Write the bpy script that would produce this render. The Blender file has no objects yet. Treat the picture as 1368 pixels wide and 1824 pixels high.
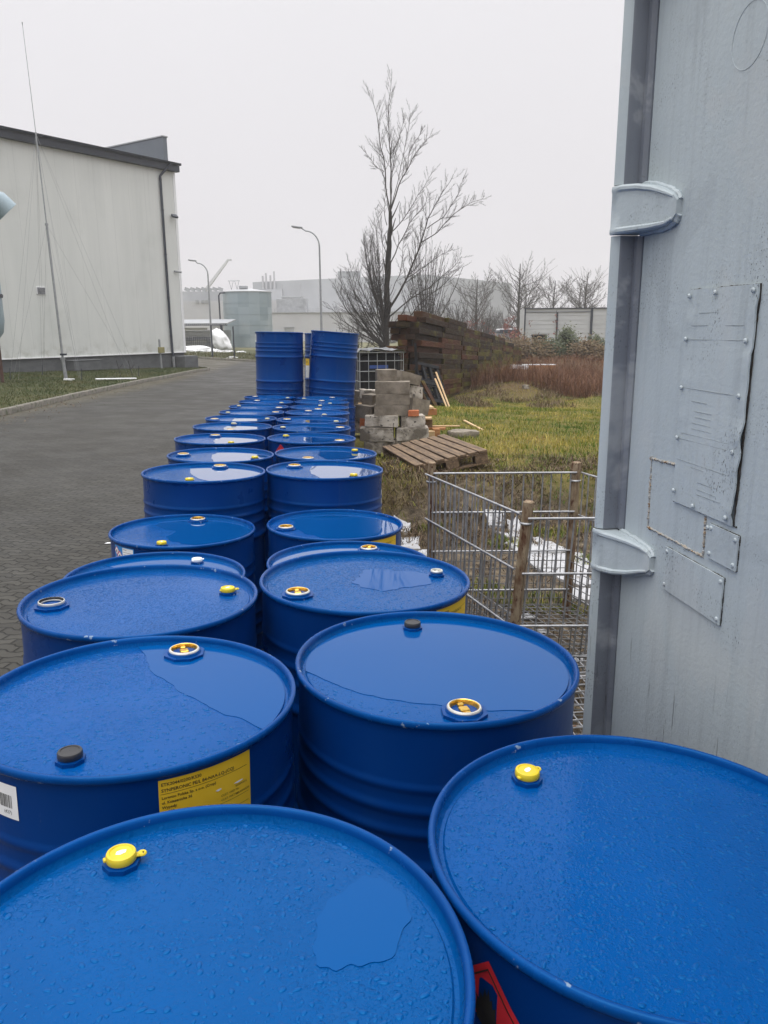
import bpy, math, random
import numpy as np
from mathutils import Vector, Matrix, noise as mnoise

R = math.radians
S = bpy.context.scene
COL = S.collection

# ------------------------------------------------------------------ camera
CAM_Z = 1.6328
cam_d = bpy.data.cameras.new("camera")
cam = bpy.data.objects.new("camera", cam_d)
COL.objects.link(cam)
cam_d.sensor_fit = 'VERTICAL'
cam_d.sensor_height = 24.0
cam_d.lens = 1388.0 / 1824.0 * 24.0
cam_d.clip_start = 0.02
cam_d.clip_end = 2000.0
_p, _r = R(13.4), R(-0.4)
_fwd = Vector((0, math.cos(_p), -math.sin(_p)))
_dn = Vector((0, -math.sin(_p), -math.cos(_p)))
_rt = Vector((1, 0, 0))
_cx = _rt * math.cos(_r) - _dn * math.sin(_r)
_cy = _rt * math.sin(_r) + _dn * math.cos(_r)
_m = Matrix((_cx, -_cy, -_fwd)).transposed().to_4x4()
_m.translation = Vector((0, 0, CAM_Z))
cam.matrix_world = _m
S.camera = cam

# ------------------------------------------------------------------ sky, sun, exposure
SUN_EL, SUN_AZ = R(80), R(-150)
W = bpy.data.worlds.new("World")
S.world = W
W.use_nodes = True
wt = W.node_tree
wt.nodes.clear()
w_out = wt.nodes.new('ShaderNodeOutputWorld')
w_bg = wt.nodes.new('ShaderNodeBackground')
w_bg.inputs['Strength'].default_value = 0.10
w_sky = wt.nodes.new('ShaderNodeTexSky')
w_sky.sky_type = 'NISHITA'
w_sky.sun_disc = False
w_sky.sun_elevation = SUN_EL
w_sky.sun_rotation = SUN_AZ
w_sky.dust_density = 4.0
w_hsv = wt.nodes.new('ShaderNodeHueSaturation')
w_hsv.inputs['Saturation'].default_value = 0.10
w_tc = wt.nodes.new('ShaderNodeTexCoord')
w_sep = wt.nodes.new('ShaderNodeSeparateXYZ')
w_ramp = wt.nodes.new('ShaderNodeValToRGB')
w_mix = wt.nodes.new('ShaderNodeMix')
w_mix.data_type = 'RGBA'
cr = w_ramp.color_ramp
cr.elements[0].position = 0.0
cr.elements[0].color = (0.76, 0.735, 0.765, 1)
cr.elements[1].position = 1.0
cr.elements[1].color = (2.7, 2.7, 2.78, 1)
e = cr.elements.new(0.36); e.color = (0.87, 0.855, 0.885, 1)
e = cr.elements.new(0.60); e.color = (1.40, 1.40, 1.44, 1)
w_mul = wt.nodes.new('ShaderNodeVectorMath'); w_mul.operation = 'SCALE'
w_mul.inputs['Scale'].default_value = 10.5
wt.links.new(w_tc.outputs['Generated'], w_sep.inputs[0])
w_nz = wt.nodes.new('ShaderNodeTexNoise'); w_nz.inputs['Scale'].default_value = 2.2; w_nz.inputs['Detail'].default_value = 4
w_add = wt.nodes.new('ShaderNodeMath'); w_add.operation = 'MULTIPLY_ADD'; w_add.inputs[1].default_value = .16; w_sub = wt.nodes.new('ShaderNodeMath'); w_sub.operation = 'SUBTRACT'; w_sub.inputs[1].default_value = .08
wt.links.new(w_tc.outputs['Generated'], w_nz.inputs['Vector']); wt.links.new(w_nz.outputs[0], w_add.inputs[0]); wt.links.new(w_sep.outputs['Z'], w_add.inputs[2]); wt.links.new(w_add.outputs[0], w_sub.inputs[0])
wt.links.new(w_sub.outputs[0], w_ramp.inputs['Fac'])
wt.links.new(w_ramp.outputs['Color'], w_mul.inputs[0])
wt.links.new(w_sky.outputs['Color'], w_hsv.inputs['Color'])
w_mix.inputs['Factor'].default_value = 0.10
wt.links.new(w_mul.outputs['Vector'], w_mix.inputs['A'])
wt.links.new(w_hsv.outputs['Color'], w_mix.inputs['B'])
wt.links.new(w_mix.outputs['Result'], w_bg.inputs['Color'])
wt.links.new(w_bg.outputs['Background'], w_out.inputs['Surface'])

sun_d = bpy.data.lights.new("sun", 'SUN')
sun_d.energy = 1.5
sun_d.angle = R(45)
sun_d.color = (1.0, 0.98, 0.95)
sun = bpy.data.objects.new("sun", sun_d)
COL.objects.link(sun)
sun.rotation_euler = Vector((-math.sin(SUN_AZ) * math.cos(SUN_EL), -math.cos(SUN_AZ) * math.cos(SUN_EL), -math.sin(SUN_EL))).to_track_quat('-Z', 'Y').to_euler()
sun.location = (0, -10, 30)

S.view_settings.view_transform = 'Standard'
S.view_settings.look = 'None'
S.view_settings.exposure = 0.0
S.view_settings.gamma = 1.0
S.cycles.use_denoising = True
S.cycles.max_bounces = 8
S.cycles.volume_bounces = 1
S.cycles.caustics_reflective = False
S.cycles.caustics_refractive = False

# ------------------------------------------------------------------ helpers
rnd = random.Random(7)


def link(o, parent=None):
    COL.objects.link(o)
    if parent is not None:
        o.parent = parent
    return o


def tag(o, label=None, cat=None, group=None, kind=None):
    if label: o['label'] = label
    if cat: o['category'] = cat
    if group: o['group'] = group
    if kind: o['kind'] = kind
    return o


def empty(name, loc=(0, 0, 0), rot=None, label=None, cat=None, group=None):
    o = bpy.data.objects.new(name, None)
    o.empty_display_size = 0.1
    if rot is not None:
        o.matrix_world = Matrix.Translation(Vector(loc)) @ rot.to_4x4()
    else:
        o.location = loc
    link(o)
    return tag(o, label, cat, group)


def rotz(a):
    return Matrix.Rotation(a, 3, 'Z')


class MB:
    def __init__(self):
        self.v = []; self.f = []; self.mi = []

    def add(self, vs, fs, m=0):
        b = len(self.v)
        self.v.extend([tuple(x) for x in vs])
        for f in fs:
            self.f.append(tuple(i + b for i in f)); self.mi.append(m)

    def box(self, c, s, rot=None, m=0, bev=0.0):
        hx, hy, hz = s[0] / 2, s[1] / 2, s[2] / 2
        if bev > 0:
            b = min(bev, hx * .9, hy * .9, hz * .9)
            vs = []
            for sx in (-1, 1):
                for sy in (-1, 1):
                    for sz in (-1, 1):
                        vs += [(sx * (hx - b), sy * (hy - b), sz * hz), (sx * (hx - b), sy * hy, sz * (hz - b)), (sx * hx, sy * (hy - b), sz * (hz - b))]
            def I(sx, sy, sz, k): return (((sx > 0) * 2 + (sy > 0)) * 2 + (sz > 0)) * 3 + k
            fs = []
            for s_ in (-1, 1):
                q = [(-1, -1), (1, -1), (1, 1), (-1, 1)]
                if s_ < 0: q = q[::-1]
                fs.append([I(a, b2, s_, 0) for a, b2 in q])
                q2 = q[::-1]
                fs.append([I(a, s_, b2, 1) for a, b2 in q2])
                fs.append([I(s_, a, b2, 2) for a, b2 in q])
            for a in (-1, 1):
                for b2 in (-1, 1):
                    f = [I(-1, a, b2, 0), I(1, a, b2, 0), I(1, a, b2, 1), I(-1, a, b2, 1)]; fs.append(f if a * b2 < 0 else f[::-1])
                    f = [I(a, -1, b2, 0), I(a, 1, b2, 0), I(a, 1, b2, 2), I(a, -1, b2, 2)]; fs.append(f if a * b2 > 0 else f[::-1])
                    f = [I(a, b2, -1, 1), I(a, b2, 1, 1), I(a, b2, 1, 2), I(a, b2, -1, 2)]; fs.append(f if a * b2 < 0 else f[::-1])
            for a in (-1, 1):
                for b2 in (-1, 1):
                    for c2 in (-1, 1):
                        f = [I(a, b2, c2, 0), I(a, b2, c2, 1), I(a, b2, c2, 2)]
                        fs.append(f if a * b2 * c2 < 0 else f[::-1])
        else:
            vs = [(sx * hx, sy * hy, sz * hz) for sx in (-1, 1) for sy in (-1, 1) for sz in (-1, 1)]
            fs = [(0, 1, 3, 2), (4, 6, 7, 5), (0, 4, 5, 1), (2, 3, 7, 6), (0, 2, 6, 4), (1, 5, 7, 3)]
        c = Vector(c)
        out = []
        for p in vs:
            p = Vector(p)
            if rot is not None: p = rot @ p
            out.append(p + c)
        self.add(out, fs, m)
        return self

    def cyl(self, p0, p1, r0, r1=None, seg=8, cap=True, m=0):
        p0, p1 = Vector(p0), Vector(p1)
        if r1 is None: r1 = r0
        d = (p1 - p0)
        if d.length < 1e-9: return self
        d.normalize()
        u = d.orthogonal().normalized(); w = d.cross(u)
        vs = []
        for p, r in ((p0, r0), (p1, r1)):
            for i in range(seg):
                a = 2 * math.pi * i / seg
                vs.append(p + (u * math.cos(a) + w * math.sin(a)) * r)
        fs = [(i, (i + 1) % seg, seg + (i + 1) % seg, seg + i) for i in range(seg)]
        if cap:
            fs.append(tuple(range(seg))[::-1]); fs.append(tuple(range(seg, 2 * seg)))
        self.add(vs, fs, m)
        return self

    def tube(self, pts, rads, seg=6, m=0):
        pts = [Vector(p) for p in pts]
        n = len(pts)
        if not hasattr(rads, '__len__'): rads = [rads] * n
        vs = []
        u = None
        for i in range(n):
            d = (pts[min(i + 1, n - 1)] - pts[max(i - 1, 0)])
            if d.length < 1e-9: d = Vector((0, 0, 1))
            d.normalize()
            if u is None: u = d.orthogonal().normalized()
            else:
                u = (u - d * u.dot(d))
                u = u.normalized() if u.length > 1e-6 else d.orthogonal().normalized()
            w = d.cross(u)
            for k in range(seg):
                a = 2 * math.pi * k / seg
                vs.append(pts[i] + (u * math.cos(a) + w * math.sin(a)) * rads[i])
        fs = []
        for i in range(n - 1):
            for k in range(seg):
                a, b = i * seg + k, i * seg + (k + 1) % seg
                fs.append((a, b, b + seg, a + seg))
        fs.append(tuple(range(seg))[::-1]); fs.append(tuple(range((n - 1) * seg, n * seg)))
        self.add(vs, fs, m)
        return self

    def lathe(self, prof, seg=64, m=0, close_top=False, close_bot=False, c=(0, 0, 0)):
        vs = []
        for r, z in prof:
            for i in range(seg):
                a = 2 * math.pi * i / seg
                vs.append((c[0] + r * math.cos(a), c[1] + r * math.sin(a), c[2] + z))
        fs = []
        for j in range(len(prof) - 1):
            for i in range(seg):
                a, b = j * seg + i, j * seg + (i + 1) % seg
                fs.append((a, b, b + seg, a + seg))
        if close_bot: fs.append(tuple(range(seg))[::-1])
        if close_top: fs.append(tuple(range((len(prof) - 1) * seg, len(prof) * seg)))
        self.add(vs, fs, m)
        return self

    def prism(self, poly, z0, z1, m=0, mat=None):
        n = len(poly)
        vs = [Vector((p[0], p[1], z0)) for p in poly] + [Vector((p[0], p[1], z1)) for p in poly]
        if mat is not None: vs = [mat @ p for p in vs]
        fs = [tuple(range(n))[::-1], tuple(range(n, 2 * n))] + [(i, (i + 1) % n, n + (i + 1) % n, n + i) for i in range(n)]
        self.add(vs, fs, m)
        return self

    def build(self, name, mats, parent=None, smooth=None, loc=None):
        me = bpy.data.meshes.new(name)
        me.from_pydata(self.v, [], self.f)
        if not isinstance(mats, (list, tuple)): mats = [mats]
        for mm in mats: me.materials.append(mm)
        if len(mats) > 1: me.polygons.foreach_set('material_index', self.mi)
        if smooth is not None:
            me.polygons.foreach_set('use_smooth', [True] * len(me.polygons))
            me.set_sharp_from_angle(angle=R(smooth))
        me.update()
        o = bpy.data.objects.new(name, me)
        if loc is not None: o.location = loc
        return link(o, parent)


# ------------------------------------------------------------------ material helpers
class NT:
    def __init__(self, name):
        self.m = bpy.data.materials.new(name)
        self.m.use_nodes = True
        self.t = self.m.node_tree
        self.b = self.t.nodes['Principled BSDF']

    def n(self, typ, **kw):
        x = self.t.nodes.new(typ)
        for k, v in kw.items(): setattr(x, k, v)
        return x

    def set(self, node, key, val):
        s = node.inputs[key]
        if hasattr(val, 'is_linked') or isinstance(val, bpy.types.NodeSocket): self.t.links.new(val, s)
        else: s.default_value = val

    def math(self, op, a, b=None, c=None, clamp=False):
        x = self.n('ShaderNodeMath', operation=op, use_clamp=clamp)
        self.set(x, 0, a)
        if b is not None: self.set(x, 1, b)
        if c is not None: self.set(x, 2, c)
        return x.outputs[0]

    def coords(self, kind='Object', rand=True, scale=(1, 1, 1)):
        tc = self.n('ShaderNodeTexCoord')
        o = tc.outputs[kind]
        if rand:
            oi = self.n('ShaderNodeObjectInfo')
            mu = self.math('MULTIPLY', oi.outputs['Random'], 37.0)
            va = self.n('ShaderNodeVectorMath', operation='ADD')
            self.set(va, 0, o)
            cb = self.n('ShaderNodeCombineXYZ')
            self.set(cb, 0, mu); self.set(cb, 1, mu); self.set(cb, 2, mu)
            self.set(va, 1, cb.outputs[0]); o = va.outputs[0]
        if scale != (1, 1, 1):
            mp = self.n('ShaderNodeMapping')
            mp.inputs['Scale'].default_value = scale
            self.set(mp, 'Vector', o); o = mp.outputs[0]
        return o

    def noise(self, vec, scale, detail=4, rough=.55, dist=0.0):
        x = self.n('ShaderNodeTexNoise')
        self.set(x, 'Vector', vec); x.inputs['Scale'].default_value = scale
        x.inputs['Detail'].default_value = detail; x.inputs['Roughness'].default_value = rough
        x.inputs['Distortion'].default_value = dist
        return x.outputs[0]

    def ramp(self, fac, stops):
        x = self.n('ShaderNodeValToRGB')
        cr = x.color_ramp
        while len(cr.elements) < len(stops): cr.elements.new(.5)
        for el, (p, c) in zip(cr.elements, stops):
            el.position = p
            el.color = (*c, 1) if hasattr(c, '__len__') else (c, c, c, 1)
        self.set(x, 'Fac', fac)
        return x.outputs['Color']

    def mix(self, fac, a, b):
        x = self.n('ShaderNodeMix', data_type='RGBA')
        def col(v): return (*v, 1) if isinstance(v, tuple) and len(v) == 3 else v
        self.set(x, 'Factor', fac); self.set(x, 'A', col(a)); self.set(x, 'B', col(b))
        return x.outputs['Result']

    def maprange(self, v, a, b, c=0., d=1., smooth=True):
        x = self.n('ShaderNodeMapRange', interpolation_type='SMOOTHSTEP' if smooth else 'LINEAR')
        self.set(x, 'Value', v); self.set(x, 'From Min', a); self.set(x, 'From Max', b); self.set(x, 'To Min', c); self.set(x, 'To Max', d)
        return x.outputs[0]

    def bump(self, h, dist, strength=1.0, prev=None):
        x = self.n('ShaderNodeBump')
        x.inputs['Strength'].default_value = strength
        x.inputs['Distance'].default_value = dist
        self.set(x, 'Height', h)
        if prev is not None: self.set(x, 'Normal', prev)
        return x.outputs[0]

    def fin(self, color=None, rough=None, metal=None, normal=None, spec=None, ior=None, coat=None, trans=None):
        for k, v in (('Base Color', color), ('Roughness', rough), ('Metallic', metal), ('Normal', normal), ('Specular IOR Level', spec), ('IOR', ior), ('Coat Weight', coat), ('Transmission Weight', trans)):
            if v is not None:
                if isinstance(v, tuple) and len(v) == 3: v = (*v, 1)
                self.set(self.b, k, v)
        return self.m


def pm(name, c1, c2, scale=6., rough=.6, rvar=.1, bump=0., bscale=None, metal=0., stretch=(1, 1, 1), lo=.35, hi=.65, spec=None, speck=None, kind='Object'):
    t = NT(name)
    co = t.coords(kind, True, stretch)
    nz = t.noise(co, scale, 6, .6)
    col = t.ramp(nz, [(lo, c1), (hi, c2)])
    if speck:
        s = t.noise(co, speck[1], 3, .6)
        col = t.mix(t.maprange(s, speck[2], speck[2] + .06), col, speck[0])
    rg = t.maprange(nz, .2, .8, rough - rvar, rough + rvar)
    nrm = None
    if bump:
        nrm = t.bump(t.noise(co, bscale or scale * 4, 5, .6), bump)
    return t.fin(col, rg, metal, nrm, spec)


BLUE = (0.0045, 0.072, 0.36)


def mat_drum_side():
    t = NT('shaded_blue_side_paint')
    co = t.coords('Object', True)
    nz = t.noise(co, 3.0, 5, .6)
    col = t.ramp(nz, [(.3, (0.0004, 0.027, 0.150)), (.7, (0.0006, 0.034, 0.185))])  # same paint as the lid, darkened: shade of the sides put into the colour
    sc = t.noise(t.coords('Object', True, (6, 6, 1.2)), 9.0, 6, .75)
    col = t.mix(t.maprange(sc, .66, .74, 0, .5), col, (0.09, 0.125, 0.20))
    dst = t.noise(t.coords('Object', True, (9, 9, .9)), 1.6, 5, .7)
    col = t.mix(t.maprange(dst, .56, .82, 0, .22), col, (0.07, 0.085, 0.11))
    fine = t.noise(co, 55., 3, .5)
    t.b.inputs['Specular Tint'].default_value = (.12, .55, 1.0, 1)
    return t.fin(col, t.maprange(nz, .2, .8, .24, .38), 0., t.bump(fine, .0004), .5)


def mat_drum_lid():
    t = NT('wet_blue_lid_paint')
    co = t.coords('Object', True)
    nz = t.noise(co, 4.0, 5, .6)
    col = t.ramp(nz, [(.3, (0.0001, 0.057, 0.224)), (.7, (0.0002, 0.069, 0.268))])
    oi = t.n('ShaderNodeObjectInfo'); hv = t.n('ShaderNodeHueSaturation'); t.set(hv, 'Color', col)
    t.set(hv, 'Value', t.maprange(oi.outputs['Random'], 0, 1, .93, 1.05, False)); t.set(hv, 'Hue', t.maprange(oi.outputs['Random'], 0, 1, .498, .5025, False)); col = hv.outputs[0]
    sm = t.noise(t.coords('Object', True, (1, 1, 1)), 7., 5, .7)
    col = t.mix(t.maprange(sm, .62, .80, 0, .22), col, (0.05, 0.12, 0.24))
    hs = []
    # rain drops: domes of uneven size on a jittered grid
    for sc, rlo, rhi, amp in ((105., -.16, .46, 1.0), (190., -.14, .50, .60), (330., -.05, .55, .35)):
        wob = t.n('ShaderNodeTexNoise'); t.set(wob, 'Vector', co); wob.inputs['Scale'].default_value = sc * .9
        wv = t.n('ShaderNodeVectorMath', operation='MULTIPLY_ADD')
        t.set(wv, 0, wob.outputs['Color']); wv.inputs[1].default_value = (.42 / sc,) * 3; t.set(wv, 2, co)
        vo = t.n('ShaderNodeTexVoronoi', voronoi_dimensions='2D')
        t.set(vo, 'Vector', wv.outputs[0]); vo.inputs['Scale'].default_value = sc
        sx = t.n('ShaderNodeSeparateColor'); t.set(sx, 0, vo.outputs['Color'])
        rad = t.maprange(sx.outputs[0], 0., 1., rlo, rhi, False)
        rad = t.math('MAXIMUM', rad, 0.001)
        q = t.math('DIVIDE', vo.outputs['Distance'], rad)
        q = t.math('MULTIPLY', q, q)
        h = t.math('SUBTRACT', 1.0, q, clamp=True)
        h = t.math('MULTIPLY', t.math('POWER', h, .6), t.math('MULTIPLY', rad, amp))
        hs.append(h)
    h = t.math('ADD', t.math('ADD', hs[0], hs[1]), hs[2])
    dens = t.maprange(t.noise(co, 2.6, 3, .5), .32, .52, .25, 1.)
    h = t.math('MULTIPLY', h, dens)
    film = t.noise(co, 9., 3, .5)
    n0 = t.bump(film, .0006)
    n1 = t.bump(h, .0022, 1.0, n0)
    t.b.inputs['Specular Tint'].default_value = (.12, .60, 1.0, 1)
    return t.fin(col, .12, 0., n1, .5, 1.31)


def mat_puddle():
    t = NT('rain_water_over_blue_paint')
    co = t.coords('Object', True)
    rip = t.noise(co, 14., 2, .5)
    t.b.inputs['Specular Tint'].default_value = (.12, .62, 1.0, 1)
    nb = t.bump(rip, .00006)
    t.b.inputs['Coat IOR'].default_value = 1.30; t.b.inputs['Coat Roughness'].default_value = .01; t.set(t.b, 'Coat Normal', nb)
    m = t.fin((0.0002, 0.064, 0.242), .012, 0., nb, .5, 1.36, coat=1.)
    return m


def mat_film(ior=1.40):
    t = NT('thin_rain_film_over_blue_paint')
    co = t.coords('Object', True)
    nb = t.bump(t.noise(co, 14., 2, .5), .00006)
    t.b.inputs['Specular Tint'].default_value = (.12, .62, 1.0, 1)
    return t.fin((0.0002, 0.064, 0.242), .02, 0., nb, .5, ior)


M = {}
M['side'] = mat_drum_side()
M['lid'] = mat_drum_lid()
M['rim'] = pm('blue_rim_worn_paint', (0.0007, 0.040, 0.180), (0.0012, 0.052, 0.230), 8, .26, .08, .0008, 60, speck=((.20, .26, .36), 46., .665))
for _k in ('rim',):
    _b = M[_k].node_tree.nodes['Principled BSDF']; _b.inputs['Specular Tint'].default_value = (.15, .6, 1, 1); _b.inputs['IOR'].default_value = 1.36
M['water'] = mat_puddle()
M['film'] = mat_film()
M['filmthin'] = mat_film(1.32)
M['gold'] = pm('brassy_bung_lacquer', (0.62, 0.38, 0.06), (0.80, 0.52, 0.12), 30, .28, .08, metal=.85)
M['zinc'] = pm('zinc_gasket_ring', (0.55, 0.54, 0.50), (0.72, 0.70, 0.64), 40, .38, .08, metal=.5)
M['yellow'] = pm('yellow_plastic_cap', (0.60, 0.45, 0.012), (0.68, 0.53, 0.03), 20, .4, .06, speck=((.75, .72, .55), 60, .72))
M['cream'] = pm('faded_cream_cap', (0.50, 0.44, 0.25), (0.60, 0.54, 0.34), 30, .45, .06)
M['blackcap'] = pm('black_plastic_cap', (0.022, 0.022, 0.024), (0.04, 0.04, 0.043), 30, .42, .08)
M['whitecap'] = pm('white_plastic_cap', (0.78, 0.78, 0.78), (0.86, 0.86, 0.84), 30, .4, .06)
M['holeshade'] = pm('painted_hole_shade', (0.012, 0.012, 0.014), (0.02, 0.02, 0.022), 20, .6)  # dark colour painted in for the unlit depth of the open bung
M['lab_y'] = pm('yellow_paper_label', (0.74, 0.46, 0.015), (0.80, 0.52, 0.03), 14, .5, .05)
M['lab_w'] = pm('white_paper_label', (0.74, 0.75, 0.76), (0.82, 0.82, 0.82), 14, .5, .05)
M['lab_b'] = pm('blue_paper_label', (0.03, 0.22, 0.55), (0.04, 0.26, 0.62), 14, .5, .05)
M['lab_r'] = pm('red_paper_label', (0.55, 0.02, 0.03), (0.65, 0.03, 0.04), 14, .5, .05)
M['ink'] = pm('black_print_ink', (0.015, 0.014, 0.012), (0.03, 0.028, 0.02), 30, .6)
M['cont'] = None
M['galv'] = pm('galvanised_wire', (0.30, 0.30, 0.31), (0.47, 0.47, 0.48), 30, .45, .1, .0004, 90, metal=.55, speck=((.30, .20, .12), 50., .70))
M['galvdark'] = pm('dull_galvanised_wire', (0.13, 0.13, 0.13), (0.24, 0.24, 0.24), 30, .5, .1, metal=.4, speck=((.18, .09, .04), 40., .64))
M['rust'] = pm('rusty_post_steel', (0.12, 0.058, 0.026), (0.33, 0.255, 0.165), 34, .75, .1, .002, 90, lo=.36, hi=.60, stretch=(1, 1, .35), speck=((.085, .030, .012), 60., .57))
M['conc'] = pm('weathered_concrete', (0.135, 0.112, 0.084), (0.27, 0.232, 0.185), 7, .9, .05, .006, 34, speck=((.12, .11, .10), 30., .66))
M['concpale'] = pm('pale_chipped_concrete', (0.150, 0.128, 0.100), (0.47, 0.425, 0.365), 4.5, .9, .05, .010, 30, lo=.42, hi=.56, speck=((.07, .062, .055), 20., .60))
M['brick'] = pm('orange_brick', (0.42, 0.12, 0.05), (0.55, 0.19, 0.08), 14, .85, .05, .002, 60)
M['wood'] = pm('weathered_pallet_wood', (0.080, 0.050, 0.029), (0.225, 0.150, 0.088), 5, .75, .08, .003, 30, stretch=(1, 8, 8), speck=((.06, .04, .03), 12., .64))
M['freshwood'] = pm('pale_sawn_timber', (0.50, 0.33, 0.17), (0.64, 0.46, 0.27), 5, .7, .06, .001, 30, stretch=(1, 8, 8))
M['redwood'] = pm('orange_brown_timber', (0.30, 0.13, 0.05), (0.46, 0.23, 0.09), 5, .7, .06, .001, 30, stretch=(1, 6, 6))
M['blackplastic'] = pm('black_recycled_plastic', (0.007, 0.0075, 0.009), (0.016, 0.017, 0.020), 10, .55, .1, .001, 40, spec=.15)
M['bag'] = pm('crumpled_white_sheeting', (0.72, 0.72, 0.72), (0.84, 0.84, 0.84), 9, .55, .1, .03, 12)
M['white'] = pm('white_broken_sheet', (0.36, 0.36, 0.37), (0.47, 0.47, 0.48), 5, .6, .1, .006, 30, speck=((.12, .105, .085), 11., .60))
M['bark'] = pm('grey_brown_bark', (0.024, 0.022, 0.019), (0.052, 0.045, 0.039), 20, .9, .05)
M['barkpale'] = pm('pale_twig_bark', (0.045, 0.040, 0.036), (0.085, 0.076, 0.068), 20, .9, .05)
M['pole'] = pm('galvanised_pole', (0.26, 0.27, 0.28), (0.34, 0.35, 0.36), 10, .5, .06, metal=.3)
M['darkmetal'] = pm('dark_grey_metal', (0.016, 0.021, 0.034), (0.026, 0.033, 0.050), 10, .45, .06)
M['plinth'] = pm('dark_grey_plinth', (0.085, 0.09, 0.095), (0.13, 0.135, 0.14), 2.5, .8, .06, .004, 30, stretch=(1, 1, 2))
M['kerb'] = pm('mossy_kerb_concrete', (0.11, 0.10, 0.085), (0.21, 0.19, 0.16), 6, .85, .06, .006, 40, speck=((.06, .075, .03), 9., .56))
M['duct'] = pm('blue_grey_duct_paint', (0.25, 0.33, 0.37), (0.31, 0.39, 0.43), 3, .4, .06)
M['tank'] = None
M['redleaf'] = pm('rusty_red_leaves', (0.115, 0.028, 0.018), (0.19, 0.05, 0.03), 5, .7)
M['thuja'] = pm('dark_conifer_leaves', (0.040, 0.055, 0.022), (0.085, 0.10, 0.04), 3, .7)
M['bramble'] = pm('brown_bramble_leaves', (0.10, 0.065, 0.035), (0.17, 0.12, 0.06), 3, .8)
M['glass'] = pm('lamp_glass', (0.5, 0.5, 0.5), (.6, .6, .6), 5, .2, .05)
M['facade'] = pm('pale_grey_factory_panels', (0.44, 0.44, 0.45), (0.49, 0.49, 0.50), .3, .55, .05)
M['facade2'] = pm('mid_grey_factory_panels', (0.38, 0.39, 0.40), (0.43, 0.44, 0.45), .3, .55, .05)
M['unit'] = pm('rooftop_unit_grey', (0.26, 0.27, 0.28), (0.36, 0.37, 0.38), 2, .55, .05)
M['shedpanel'] = pm('white_ribbed_sheet', (0.42, 0.425, 0.435), (0.49, 0.495, 0.505), .8, .5, .05, stretch=(1, 1, 4))
M['paintchip'] = pm('rust_chip', (0.20, 0.10, 0.05), (0.35, 0.22, 0.12), 60, .8)


def mat_container(name, c1, c2):
    t = NT(name)
    co = t.coords('Object', False)
    big = t.noise(co, 1.6, 4, .5)
    col = t.ramp(big, [(.3, c1), (.7, c2)])
    # little dark pits gathered in clumps
    cl = t.noise(co, 5., 3, .6)
    pit = t.noise(t.coords('Object', False, (1, 1, .6)), 260., 2, .6)
    pm_ = t.math('MULTIPLY', t.maprange(pit, .60, .66), t.maprange(cl, .47, .68))
    col = t.mix(pm_, col, (0.05, 0.05, 0.055))
    # long fine scratches, mostly low down
    sep = t.n('ShaderNodeSeparateXYZ'); t.set(sep, 0, co)
    rot = t.n('ShaderNodeMapping'); rot.inputs['Rotation'].default_value = (0.5, 0.5, .3); rot.inputs['Scale'].default_value = (60, 60, 4); t.set(rot, 'Vector', co)
    s1 = t.noise(rot.outputs[0], 1.2, 4, .7)
    low = t.maprange(sep.outputs['Z'], 1.05, .55)
    sm = t.math('MULTIPLY', t.maprange(s1, .61, .67), low)
    col = t.mix(sm, col, (0.07, 0.075, 0.08))
    pt = t.noise(t.coords('Object', False, (1, 1, .8)), 3.4, 5, .6, .6)
    col = t.mix(t.maprange(pt, .53, .60, 0, .30), col, (0.50, 0.525, 0.53))
    col = t.mix(t.maprange(pt, .42, .36, 0, .26), col, (0.30, 0.335, 0.36))
    rs = t.noise(t.coords('Object', False, (1, 1, .4)), 46., 4, .7)
    col = t.mix(t.maprange(rs, .74, .80, 0, .8), col, (0.24, 0.15, 0.07))
    st = t.noise(t.coords('Object', False, (14, 14, .7)), 2.2, 4, .6)
    col = t.mix(t.maprange(st, .46, .8, 0, .34), col, (0.22, 0.245, 0.26))
    nb = t.bump(t.noise(co, 90., 4, .6), .0009)
    nb = t.bump(t.noise(co, 3., 2, .5), .004, 1., nb)
    return t.fin(col, t.maprange(big, .2, .8, .42, .55), 0., nb, .45)


M['cont'] = mat_container('grey_blue_container_paint', (0.410, 0.466, 0.490), (0.472, 0.530, 0.552))
M['contdark'] = mat_container('darker_grey_post', (0.135, 0.150, 0.180), (0.17, 0.187, 0.218))
M['contmid'] = mat_container('faded_grey_emboss_paint', (0.24, 0.27, 0.285), (0.29, 0.32, 0.335))
M['contrust'] = pm('flaking_rusty_weld', (0.33, 0.34, 0.34), (0.42, 0.36, 0.28), 60, .8, .1, .003, 160, lo=.4, hi=.6, speck=((.22, .12, .05), 60., .58))


M['gapshade'] = pm('dark_rusty_gap_shade', (0.018, 0.016, 0.015), (0.05, 0.04, 0.032), 90, .9)  # painted shade for the gap behind plate edges, slightly rusty


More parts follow.
